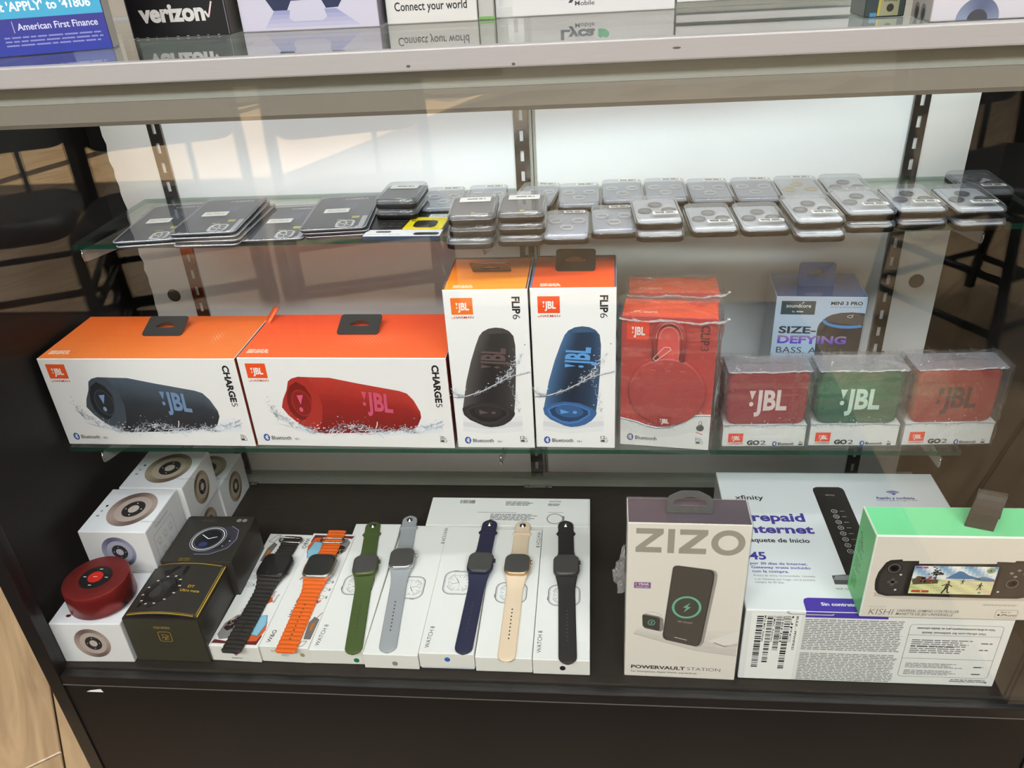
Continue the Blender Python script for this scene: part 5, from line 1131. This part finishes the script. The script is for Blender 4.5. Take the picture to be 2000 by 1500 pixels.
for x, y, z in rib:
    for dx, dy in ((-.012, .004), (.012, -.004)): vs += [(x + dx, y + dy, h + z + .0002), (x + dx, y + dy + .0014, h + z + .0010)]
fs = []
for k in range(n):
    a, b_ = 4 * k, 4 * k + 4; fs += [(a, a + 2, b_ + 2, b_), (a + 3, a + 1, b_ + 1, b_ + 3), (a + 2, a + 3, b_ + 3, b_ + 2), (a + 1, a, b_, b_ + 1)]
mb.add(vs, fs); mb.build('ribbon_loop', pbr('black_ribbon', hx('37322E'), .6, 0, .4, (900, .2)), t)

# ================================================================== UPPER SHELF
M_INSERT = pbr('grey_insert', hx('A2A7B4'), .5, 0, .4, (60, .02), .05)
M_INSERTD = pbr('dark_insert', hx('55545A'), .5, 0, .4, (60, .02), .08)
M_INSERTW = pbr('pale_insert', hx('CACCD2'), .5, 0, .4, (60, .02), .05)
M_GLIT = pbr('glitter_ring', rgb(236, 234, 228), .3, .35, .5, (2500, .8), .3)
M_GOLDR = pbr('gold_glitter_ring', rgb(228, 205, 140), .3, .4, .5, (2500, .8), .3)
M_DARKR = pbr('dark_lens_ring', rgb(90, 88, 90), .25, .8, .5, (200, .1))
M_LENS = pbr('grey_lens_glass', rgb(96, 96, 98), .12, 0, .6)
CW, CD, CH = .0495, .0830, .0128
MESH = {}
def inst(key, make, parent, name, loc=(0, 0, 0)):
    if key not in MESH:
        o = make(); MESH[key] = o.data; o.name = name; o.parent = parent; o.location = loc; return o
    o = bpy.data.objects.new(name, MESH[key]); C.objects.link(o); o.parent = parent; o.location = loc; return o
def lens_case(x, y, z, rz, kind, label, d=CD):
    """flat case: black base, printed insert, three lens rings, clear raised lid, paper sticker"""
    t = thing('lens_case', label, 'lens case', (x, y, z), rz, 'clear lens protector cases on the upper shelf')
    def base():
        mb = MB(); mb.loft([rrect(CW - .003, d - .003, .0065, .0002, 5), rrect(CW, d, .008, .0010, 5), rrect(CW, d, .008, .0066, 5), rrect(CW - .001, d - .001, .0076, .0068, 5)]); return mb.build('case_base', M_BASEBLK)
    inst(('b', d), base, t, 'case_base')
    def lid():
        mb = MB(); mb.loft([rrect(CW + .0004, d + .0004, .008, .0069, 5), rrect(CW + .0004, d + .0004, .008, .0094, 5), rrect(CW - .0016, d - .0016, .0074, .0114, 5), rrect(CW - .0050, d - .0050, .0062, CH - .0006, 5)], cap0=False, cap1=True); return mb.build('case_lid', M_LID)
    inst(('l', d), lid, t, 'case_lid')
    def rim():
        mb = MB(); n = 5; a = rrect(CW + .0008, d + .0008, .008, .0068, n); mb.tube(a + [a[0]], .0005, 5); a = rrect(CW - .0036, d - .0036, .0066, CH - .0009, n); mb.tube(a + [a[0]], .0004, 5); return mb.build('lid_rim', M_ACRYL)
    inst(('r', d), rim, t, 'lid_rim')
    im = {'ring': M_INSERT, 'gold': M_INSERTW, 'lens': M_INSERTW, 'dark': M_INSERTD, 'gem': M_INSERT, 'lensdark': M_INSERTD}[kind]
    def ins():
        mb = MB(); mb.loft([rrect(CW - .004, d - .004, .006, .0068, 5), rrect(CW - .004, d - .004, .006, .0071, 5)]); return mb.build('insert_card', im)
    inst(('i', d, kind), ins, t, 'insert_card')
    p3 = [(-.0125, .012), (.0125, .012), (0, -.010)] if kind in ('ring', 'gem') else [(0, .016), (-.0125, -.004), (.0125, -.004)]
    if kind != 'dark':
        gm = {'ring': M_GLIT, 'gold': M_GOLDR, 'gem': M_GLIT, 'lens': M_DARKR, 'lensdark': M_DARKR}[kind]
        def rg():
            mb = MB(); R_ = .0066; pts = [(R_ * math.cos(2 * PI * k / 28), R_ * math.sin(2 * PI * k / 28), .0014) for k in range(29)]; mb.tube(pts, .0011, 6); return mb.build('lens_ring', gm)
        def disc():
            mb = MB(); mb.loft([circ(.0062, .0002, 24), circ(.0062, .0010, 24), circ(.0052, .0016, 24)]); return mb.build('lens_disc', M_LENS)
        for q in p3:
            r_ = inst(('g', kind), rg, t, 'lens_ring', (q[0], q[1], .0072))
            if 'lens' in kind: inst('disc', disc, r_, 'lens_disc')
    if kind in ('lens', 'lensdark', 'dark'):
        def fan():
            p = Print((0, 0, .0071), (1, 0, 0), (0, 1, 0), .05)
            if kind == 'dark': p.rect(-4, -36, 21, -16, hx('24242A')); p.up(); p.loop(rr2(4, -32, 16, -20, 3), 1.2, hx('E4E4E4')); p.ell(8, -23, 2.4, 2.4, hx('C8C8C8')); p.ell(12.5, -29, 2.4, 2.4, hx('C8C8C8')); p.rect(-2, -20, 3, -16, hx('D8C84A'))
            else: p.poly([(2, 2), (20, 14), (14, 24)], hx('DADADC')); p.poly([(2, 0), (22, -2), (22, 8)], hx('6E7076')); p.text('CAMERA LENS', -19, 26, 3, hx('DADADC'), .01, 22)
            return p.build('insert_print', None)
        inst(('f', kind), fan, t, 'insert_print')
    if kind == 'gem':
        def gm_():
            p = Print((0, 0, .0071), (1, 0, 0), (0, 1, 0), .05); p.ell(-12, 8, 6, 6, hx('4A5AA8')); p.ell(10, 12, 5, 5, hx('B05A62')); p.ell(2, -8, 6, 5, hx('6A78B0')); return p.build('insert_print', None)
        inst(('f', kind), gm_, t, 'insert_print')
    def sticker():
        p = Print((0, 0, CH), (1, 0, 0), (0, 1, 0), -.2)
        if kind in ('ring', 'gem', 'gold'): q = (-4, 28, 20, 36)
        elif kind == 'dark': q = (-16, 4, 18, 20)
        else: q = (-6, -28, 20, -19)
        p.poly(rr2(*q, 1.2), hx('F4F2EE')); p.up()
        if kind == 'dark': p.greek(q[0] + 8, q[1] + 8, q[2] - 6, q[1] + 11, 1, INK, 2, .9, .0)
        else: p.greek(q[0] + 2, (q[1] + q[3]) / 2 - .5, q[2] - 2, q[3] - 1.4, 1, hx('3A3A3C'), 3, .9, .05); p.bars(q[0] + 3, q[1] + 1.2, q[2] - 3, (q[1] + q[3]) / 2 - .8, 22, hx('4A4A4C'), 5)
        return p.build('paper_sticker', None)
    inst(('s', kind), sticker, t, 'paper_sticker')
    return t
Zs = ZU + .0002
CASES = [  # x, y, tier, turn, kind, label
    (.6118, .0930, 0, 0, 'ring', 'lens case with three rings and back sticker, front row, touching the tall dark stacks'),
    (.6632, .1075, 0, 1, 'ring', 'lens case with three rings, front row, between the ring case and the first two-high pile'),
    (.7110, .0945, 0, -1, 'lens', 'lower lens case of the first two-high pile in the front row'),
    (.7085, .0985, 1, 2, 'lens', 'upper lens case of the first two-high pile in the front row'),
    (.7672, .1055, 0, 1, 'lens', 'single lens case lying just right of the first two-high pile'),
    (.8200, .1045, 0, 1, 'lens', 'single lens case lying just left of the second two-high pile'),
    (.8705, .0845, 0, 0, 'lens', 'lower lens case of the second two-high pile in the front row'),
    (.8690, .0895, 1, 1, 'lens', 'upper lens case of the second two-high pile in the front row'),
    (.9260, .1090, 0, 0, 'lens', 'lower lens case of the third pile, beside the second two-high pile'),
    (.9250, .1105, 1, 1, 'lens', 'upper lens case of the third pile, wide white sticker at its front'),
    (.9790, .1140, 0, 0, 'lens', 'lower lens case of the pile in front of the right wall standard'),
    (.9780, .1150, 1, -1, 'lens', 'upper lens case of the pile in front of the right wall standard'),
    (1.0330, .1070, 0, 1, 'lens', 'lower lens case of the last pile at the right front'),
    (1.0330, .1100, 1, -1, 'lens', 'upper lens case of the last pile at the right front'),
    (.4580, .2000, 0, 3, 'gem', 'lens case with blue and red gems, back row, beside the two dark cases'),
    (.5110, .2040, 0, 2, 'ring', 'lens case with rings in the back row behind the left three-high stack'),
    (.5720, .2080, 0, -8, 'ring', 'turned lens case in the back row behind the right three-high stack'),
    (.6240, .2005, 0, 0, 'ring', 'lens case with rings in the back row, first one right of the middle standard'),
    (.6760, .2120, 0, 0, 'ring', 'lens case with rings, second one right of the middle standard, back row'),
    (.7275, .2120, 0, -1, 'ring', 'lens case with rings, third one right of the middle standard, back row'),
    (.7790, .2050, 0, 0, 'ring', 'lens case with rings, fourth one right of the middle standard, back row'),
    (.8315, .2045, 0, -1, 'ring', 'lens case with rings, fifth one right of the middle standard, back row'),
    (.8835, .2060, 0, -1, 'gold', 'lens case with gold glitter rings in the back row'),
    (.9370, .2080, 0, -2, 'lens', 'lens case with front sticker at the right end of the back row'),
    (1.0850, .2070, 0, -2, 'lensdark', 'lone lens case at the far right back end of the upper shelf'),
]
for x, y, k, tz, kd, lb in CASES: lens_case(x, y, Zs + k * CH, math.radians(tz), kd, lb)
for i, lb in enumerate(('bottom', 'middle', 'top')):
    lens_case(.5105 + (0, .002, .0015)[i], .0830 + (0, .003, .002)[i], Zs + i * CH, math.radians((-1, 1, 2)[i]), 'dark', lb + ' dark case of the left three-high stack, beside the yellow pack', .0790)
    lens_case(.5640 + (0, .001, .001)[i], .0870 + (0, .001, .002)[i], Zs + i * CH, math.radians((0, 1, 0)[i]), 'dark', lb + ' dark case of the right three-high stack, beside the ring cases', .0760)

# ------------------------------------------------------------------ flat camera glass packs
M_PACKGLASS = clear('pack_plastic', (.95, .95, .97), .06, 1.3, .03, .05, (.7, .72, .78))
M_RIMW = pbr('pale_pack_rim', hx('B9BBC2'), .25, .3)
def pack(x, y, z, rz, w, d, label):
    th = .0042; t = thing('camera_glass_pack', label, 'pack', (x, y, z), rz, 'flat camera glass packs on the upper shelf')
    def body():
        mb = MB(); mb.loft([rrect(w, d, .006, .0002, 5), rrect(w, d, .006, .0014, 5)], hx('2A2A30')); return mb.build('backing_card', PRINT)
    inst(('pk', w, d), body, t, 'backing_card')
    def rim():
        mb = MB(); a = rrect(w + .0006, d + .0006, .0062, .0030, 5); mb.tube(a + [a[0]], .0007, 6); return mb.build('rim', M_RIMW)
    inst(('pr', w, d), rim, t, 'rim')
    def cov():
        mb = MB(); mb.loft([rrect(w, d, .006, .0016, 5), rrect(w, d, .006, .0032, 5), rrect(w - .002, d - .002, .005, th, 5)], cap0=False); return mb.build('clear_cover', M_PACKGLASS)
    inst(('pc', w, d), cov, t, 'clear_cover')
    def pr():
        W_, D_ = w * 1000, d * 1000; p = Print((-w / 2, -d / 2, .0014), (1, 0, 0), (0, 1, 0), .06)
        p.rect(3, 4, W_ - 3, D_ - 4, hx('34343C')); p.up(); p.poly([(W_ * .52, 6), (W_ - 6, 6), (W_ - 4, 10), (W_ - 4, D_ * .38), (W_ - 10, D_ * .38), (W_ - 10, 12), (W_ * .52, 12)], hx('C9CBD0')); p.poly(rr2(W_ * .46, 7, W_ - 12, D_ * .34, 3), hx('2A2A2E')).up()
        p.loop(rr2(W_ * .52, 10, W_ - 17, 33, 5), 2.8, hx('F0F0F0'))
        for a, b_ in ((.60, 27), (.60, 16), (.72, 21.5)): p.ring(W_ * a, b_, 5.0, 5.0, 1.7, hx('F0F0F0'), 0, 20)
        p.rect(W_ * .70, D_ * .32, W_ * .82, D_ * .38, hx('D8D03A')); p.text('9H', W_ * .48, D_ * .27, 4, hx('D8D03A'), .03, 9); p.text('CAMERA', W_ * .42, D_ - 12, 5, hx('D8DAE0'), .03, 30)
        p.poly([(W_ * .45, D_ * .58), (W_ * .68, D_ * .60), (W_ * .7, D_ * .80), (W_ * .52, D_ * .78)], hx('4A5270')); p.text('MADE IN CHINA', 8, 6, 2.2, hx('C8CAD0'), .01, 22); p.poly([(6, 9), (9, 9), (7.5, 12)], hx('C8CAD0')); return p.build('printed_card', None)
    inst(('pp', w, d), pr, t, 'printed_card')
    def st():
        W_, D_ = w * 1000, d * 1000; p = Print((-w / 2, -d / 2, th), (1, 0, 0), (0, 1, 0), .05); p.poly(rr2(W_ * .22, D_ * .44, W_ * .62, D_ * .56, 1.5), hx('E9E7E1')); p.up(); p.greek(W_ * .27, D_ * .47, W_ * .57, D_ * .53, 2, hx('A9A7A2'), 4, .4, .2); return p.build('paper_sticker', None)
    inst(('ps', w, d), st, t, 'paper_sticker')
    return t
for i, (dx, dy, da, lb) in enumerate(((.003, -.002, 1, 'lower one of the two packs'), (0, 0, 0, 'upper one of the two packs'))):
    pack(.1235 + dx, .1440 + dy, Zs + i * .0044, math.radians(7 + da), .0720, .1400, 'flat dark camera glass pack at the left shelf end, ' + lb)
for i, (dx, dy, da, lb) in enumerate(((.006, -.003, -2, 'bottom'), (.007, -.001, -2, 'second'), (.003, -.002, 0, 'third'), (0, 0, 1, 'topmost'))):
    pack(.2000 + dx, .1365 + dy, Zs + i * .0044, math.radians(3 + da), .0750, .1320, lb + ' flat dark pack of the pile of four')
pack(.2735, .1450, Zs, math.radians(3.5), .0740, .1270, 'single flat dark pack lying between the two piles of packs')
for i, lb in enumerate(('bottom', 'middle', 'topmost')):
    pack(.3435 + .002 * (2 - i), .1530 - .001 * i, Zs + i * .0044, math.radians(5 + (2 - i) * .5), .0740, .1270, lb + ' flat dark pack of the pile beside the yellow pack')
# yellow lens pack
t = thing('yellow_lens_pack', 'flat lens pack with yellow panel and white lower strip', 'pack', (.4290, .0765, Zs), math.radians(-2.4))
w, d, h = .0885, .1130, .0052
carton(t, 'carton', w, d, h, dict(all=hx('2C3038'), front=hx('3A4660'), top=hx('2B2A2A'), right=hx('9A9AA0')), .0005)
T = topf(w, d, h); p = Print(*T); p.rect(.6, .6, 88, 22, hx('E8EAEE')); p.up(); p.poly(rr2(57, 4, 86, 13, 4), hx('3A3A40')); p.text('FULL COVER', 60, 6.6, 3.4, hx('C8CAD0'), .02, 23); p.poly(rr2(12, 12, 30, 18, 3), hx('4A4A50')); p.greek(4, 5, 46, 9, 1, hx('B8BAC2'), 2, .4, .1); p.build('white_strip', t)
p = Print(*T); p.poly([(40, 24), (44, 21.5), (83, 21.5), (86, 25), (86, 66), (83, 70), (68, 71), (66, 66), (48, 65), (42, 60)], hx('F0DC1E')); p.up(); p.poly(rr2(50, 29, 77, 54, 7), hx('2A2624')); p.text('9H', 44, 50, 4.6, hx('3A3420'), .02, 9); p.line([(52, 52), (75, 31)], .5, hx('5A5450')); p.ring(73, 58, 5, 4, .6, hx('B8A41A')); p.ring(80, 55, 5, 4, .6, hx('B8A41A')); p.up(); p.poly(rr2(62, 62, 87, 76, 1.2), hx('F2F1EE')); p.text('CAMERA LENS', 64.5, 70.5, 3.4, INK, .02, 20); p.text('iP 15 Pro Max', 64.5, 65, 3.4, INK, .02, 20); p.build('yellow_panel', t)
p = Print(*T); p.loop(rr2(6, 54, 38, 84, 1), .5, hx('8A8A8E')); p.greek(9, 57, 36, 80, 4, hx('6A8A8E'), 5, .35, .3); p.text('LENS', 42, 88, 6, hx('8A8A8C'), .02, 24)
for a in (14, 24, 34):
    for b_ in (34, 44): p.rect(a - 2.4, b_ - 2, a + 2.4, b_ + 2, hx('4E4A48'))
p.build('dark_print', t)
for i, lb in enumerate(('lower', 'upper')):
    lens_case(.4135 + .001 * i, .1690, Zs + .0054 + i * CH, math.radians(-2), 'dark', lb + ' dark case of the pair resting on the yellow pack', .0740)

# ================================================================== ON THE COUNTER GLASS
ZT = .4687
t = thing('leasing_sign_box', 'blue leasing sign box with pale blue band standing on the counter', 'sign', (.1420, -.0365, ZT), math.radians(17.8))
w, d, h = .1460, .0300, .1500; F = front(w, d, h)
carton(t, 'board', w, d, h, dict(all=hx('39407E'), front=hx('3A3F8E'), right=hx('D8D4CC')))
p = Print(*F); p.grid([(.6, .6), (145.4, .6)], [(.6, 31), (145.4, 31)], 2, 5, lambda s, q: mixc(hx('2F3C9A'), hx('43408A'), q)); p.up(); p.rect(.6, 30, 145.4, 60, hx('4CA8CC')); p.rect(.6, 60, 145.4, 149, hx('2F3C9A')); p.build('colour_bands', t)
p = Print(*F, lift=.2); p.text("Text 'APPLY' to '41806'", 49, 36, 7.0, hx('EAF4F8'), .028, 90); p.text('American First Finance', 73, 20.6, 5.4, hx('D4D4EC'), .016, 66); p.rect(69.5, 18.6, 70.1, 28, hx('B8B8DC')); p.greek(60, 7, 143, 16.5, 3, hx('8A8CC4'), 4, .4, .1); p.build('lettering', t)
t = thing('dark_round_speaker', 'dark round gadget box half hidden between the blue and black boxes', 'speaker', (.2100, .0950, ZT), 0)
mb = MB(); mb.bbox(-.035, .035, 0, .06, 0, .012, .001); mb.build('stand', M_GREYTAB, t)
mb = MB(); mb.loft([[(q[0], .006 + k, .052 + q[1]) for q in circ(r_, 0, 36)] for r_, k in ((.034, .004), (.038, 0), (.040, .006), (.040, .04), (.036, .05))]); mb.build('body', M_BLK, t)
mb = MB(); mb.loft([[(q[0], .0052, .052 + q[1]) for q in circ(r_, 0, 36)] for r_ in (.028,)] + [[(q[0], .0045, .052 + q[1]) for q in circ(.026, 0, 36)]]); mb.build('grille', M_GREYTAB, t)
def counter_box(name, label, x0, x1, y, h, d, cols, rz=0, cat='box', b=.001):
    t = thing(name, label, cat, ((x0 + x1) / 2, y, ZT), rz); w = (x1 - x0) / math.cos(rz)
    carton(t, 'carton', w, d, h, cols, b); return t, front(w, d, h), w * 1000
t, F, Wm = counter_box('black_phone_box', 'black phone carrier box with white lettering and a tick', .1930, .2940, .0560, .110, .050, dict(all=hx('1C1A1B'), front=hx('161415'), right=hx('55524F')), math.radians(-2))
p = Print(*F); p.text('verizon', 12, 14.5, 15, hx('D8D4CE'), .045, 67); p.line([(79.6, 22), (82.4, 16.4)], 1.8, hx('E8D8D8')); p.line([(82.4, 16.4), (88, 30)], 1.6, hx('E8C8C8')); p.build('carrier_lettering', t)
p = Print(*F, lift=.05); p.line([(1.2, 1), (1.2, 109)], .5, hx('6A6664')); p.line([(100, 1), (100, 109)], .8, hx('7A7674')); R = random.Random(2)
for k in range(9): p.rect(3 + k * 10.6, .6, 3 + k * 10.6 + R.uniform(.6, 3.4), 1.2, hx('B8B4AE'))
p.build('worn_edge', t)
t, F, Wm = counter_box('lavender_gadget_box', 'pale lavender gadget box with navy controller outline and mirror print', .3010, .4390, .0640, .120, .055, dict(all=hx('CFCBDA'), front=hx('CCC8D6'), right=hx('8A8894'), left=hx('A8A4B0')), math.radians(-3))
p = Print(*F); p.grid([(24, 3), (120, 3)], [(36, 18), (98, 18)], 8, 4, lambda s, q: mixc(hx('CFCBDC'), hx('9496BE'), .25 + .75 * q)); p.up(); p.poly([(27, 70), (27, 31), (35, 18), (49, 18), (54, 26), (84, 26.5), (88, 18.5), (100, 19), (109, 31), (109, 70)], hx('2E3350')); p.up(); p.poly([(50, 11), (54, 8), (83, 8), (88, 11), (84, 26), (54, 25.6)], hx('C9C6D6')); p.ring(40, 34, 7, 6, 1, hx('4A5070')); p.ring(98, 34, 7, 6, 1, hx('4A5070')); p.build('controller_print', t)
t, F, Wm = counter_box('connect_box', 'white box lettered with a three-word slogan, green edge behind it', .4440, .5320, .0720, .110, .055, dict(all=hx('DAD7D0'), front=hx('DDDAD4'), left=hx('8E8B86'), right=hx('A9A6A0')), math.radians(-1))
p = Print(*F); p.text('Connect your world', 8.6, 11.6, 7.6, INK, .012, 70); p.build('slogan_lettering', t)
mb = MB(); mb.bbox(.0445, .0590, .004, .030, 0, .060, .001); mb.build('side_sleeve', pbr('grey_card', hx('BDBAB4'), .5), t)
mb = MB(); mb.box(.0445, .0600, .0035, .0042, .0005, .0030); mb.build('green_edge', pbr('green_card', hx('7AA85A'), .5), t)
t, F, Wm = counter_box('mobile_sim_box', 'long white mobile box with grey lettering and a green heart leaf', .5480, .7180, .0860, .100, .060, dict(all=hx('DAD8D6'), front=hx('DEDCDA'), left=hx('C8D8B8')), math.radians(.6))
p = Print(*F); p.text('Lyca', 62, 13.4, 8.6, hx('4A4C58'), .04, 33); p.text('Mobile', 76, 7.6, 4.0, hx('5A5A64'), .012, 18.6); p.poly([(98, 13.4), (98, 20), (100, 21.6), (103, 20.6), (106, 21.8), (108.4, 20), (108.6, 16.8), (105, 13.8), (101, 13.2)], hx('4AA070')); p.build('carrier_lettering', t)
mb = MB(); mb.loft([[(a, 0, b_) for a, b_ in rr2(.5585, .4695, .5700, .4900, .003, 4)], [(a, .0008, b_) for a, b_ in rr2(.5585, .4695, .5700, .4900, .003, 4)]]); o = mb.build('clear_tab', M_ACRYL); o.location = (0, .020, 0); tag(o, 'small clear plastic tab standing before the long white box', 'clip')
t = thing('white_sign_holder', 'white paper sign lying in a clear holder, edges showing in layers', 'sign', (.8100, .0930, ZT), math.radians(.5))
for k, (z0, z1, m_, n_) in enumerate(((0, .0050, M_ACRYL, 'clear_sheet'), (.0054, .0120, M_SHEET, 'paper_stack'), (.0124, .0150, M_ACRYL, 'clear_sheet'), (.0154, .0300, M_SHEET, 'paper_stack'))):
    mb = MB(); mb.bbox(-.0900, .0900, -.002 * (k % 2), .12, z0, z1, .0006); mb.build(n_, m_, t)
t, F, Wm = counter_box('dark_pouch_box', 'dark green box with a yellowish pouch print behind the ring box', .8500, .8800, -.0550, .080, .040, dict(all=hx('2E3634'), front=hx('3A4443'), left=hx('6A6E6C')))
p = Print(*F); p.poly([(9.4, 1), (25, 1), (24.4, 60), (11, 60)], hx('9A9878')); p.up(); p.poly([(9.4, 1), (11.2, 1), (12.6, 60), (11, 60)], hx('B8A84A')); p.ell(18.6, 6.6, 2.7, 2.9, hx('3A3832'), 0, 16); p.text('EXTRA', 13.4, 14.6, 2.2, hx('4A4A42'), .02, 10); p.text('LARGE', 13.4, 11.2, 2.2, hx('4A4A42'), .02, 10); p.rect(4, .6, 9, 3.4, hx('4E82B0')); p.build('pouch_print', t)
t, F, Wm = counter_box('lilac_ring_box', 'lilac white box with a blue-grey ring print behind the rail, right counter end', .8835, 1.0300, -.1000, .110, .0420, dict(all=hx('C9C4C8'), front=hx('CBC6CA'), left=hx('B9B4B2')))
p = Print(*F); p.ring(32, .6, 14.8, 14.6, 7.8, None, 0, 40, 0, 180, lambda t_: mixc(hx('8A92A8'), hx('5E667E'), .5 + .5 * math.sin(t_ * 5 - .6))); p.poly([(32 + 7 * math.cos(math.radians(a)), .6 + 6.8 * math.sin(math.radians(a))) for a in range(0, 181, 12)], hx('4A4A50')); p.build('ring_print', t)
p = Print(*leftf(Wm * .001, .0420, .110))
for a, c in ((12, '8A7C76'), (25, '78828C')): p.ell(a, 5.4, 5.4, 5.8, hx(c), 0, 24)
p.up()
for a in (12, 25): p.ell(a + .8, 4.2, 3.2, 4.2, hx('4A4444'), 0, 20)
p.text('V12', 15, 17, 3.2, hx('4A4848'), .01, 14); p.build('earbud_picture', t)

mb = MB(); mb.add([(.0110, -.1326, -.2530), (.0330, -.1326, -.2530), (.0310, -.1326, -.2475), (.0160, -.1326, -.2505), (.0110, -.1323, -.2530), (.0330, -.1323, -.2530), (.0310, -.1323, -.2475), (.0160, -.1323, -.2505)], [(0, 1, 2, 3), (7, 6, 5, 4), (0, 4, 5, 1), (1, 5, 6, 2), (2, 6, 7, 3), (3, 7, 4, 0)])
mb.build('tape_scrap', M_SHEET, case)
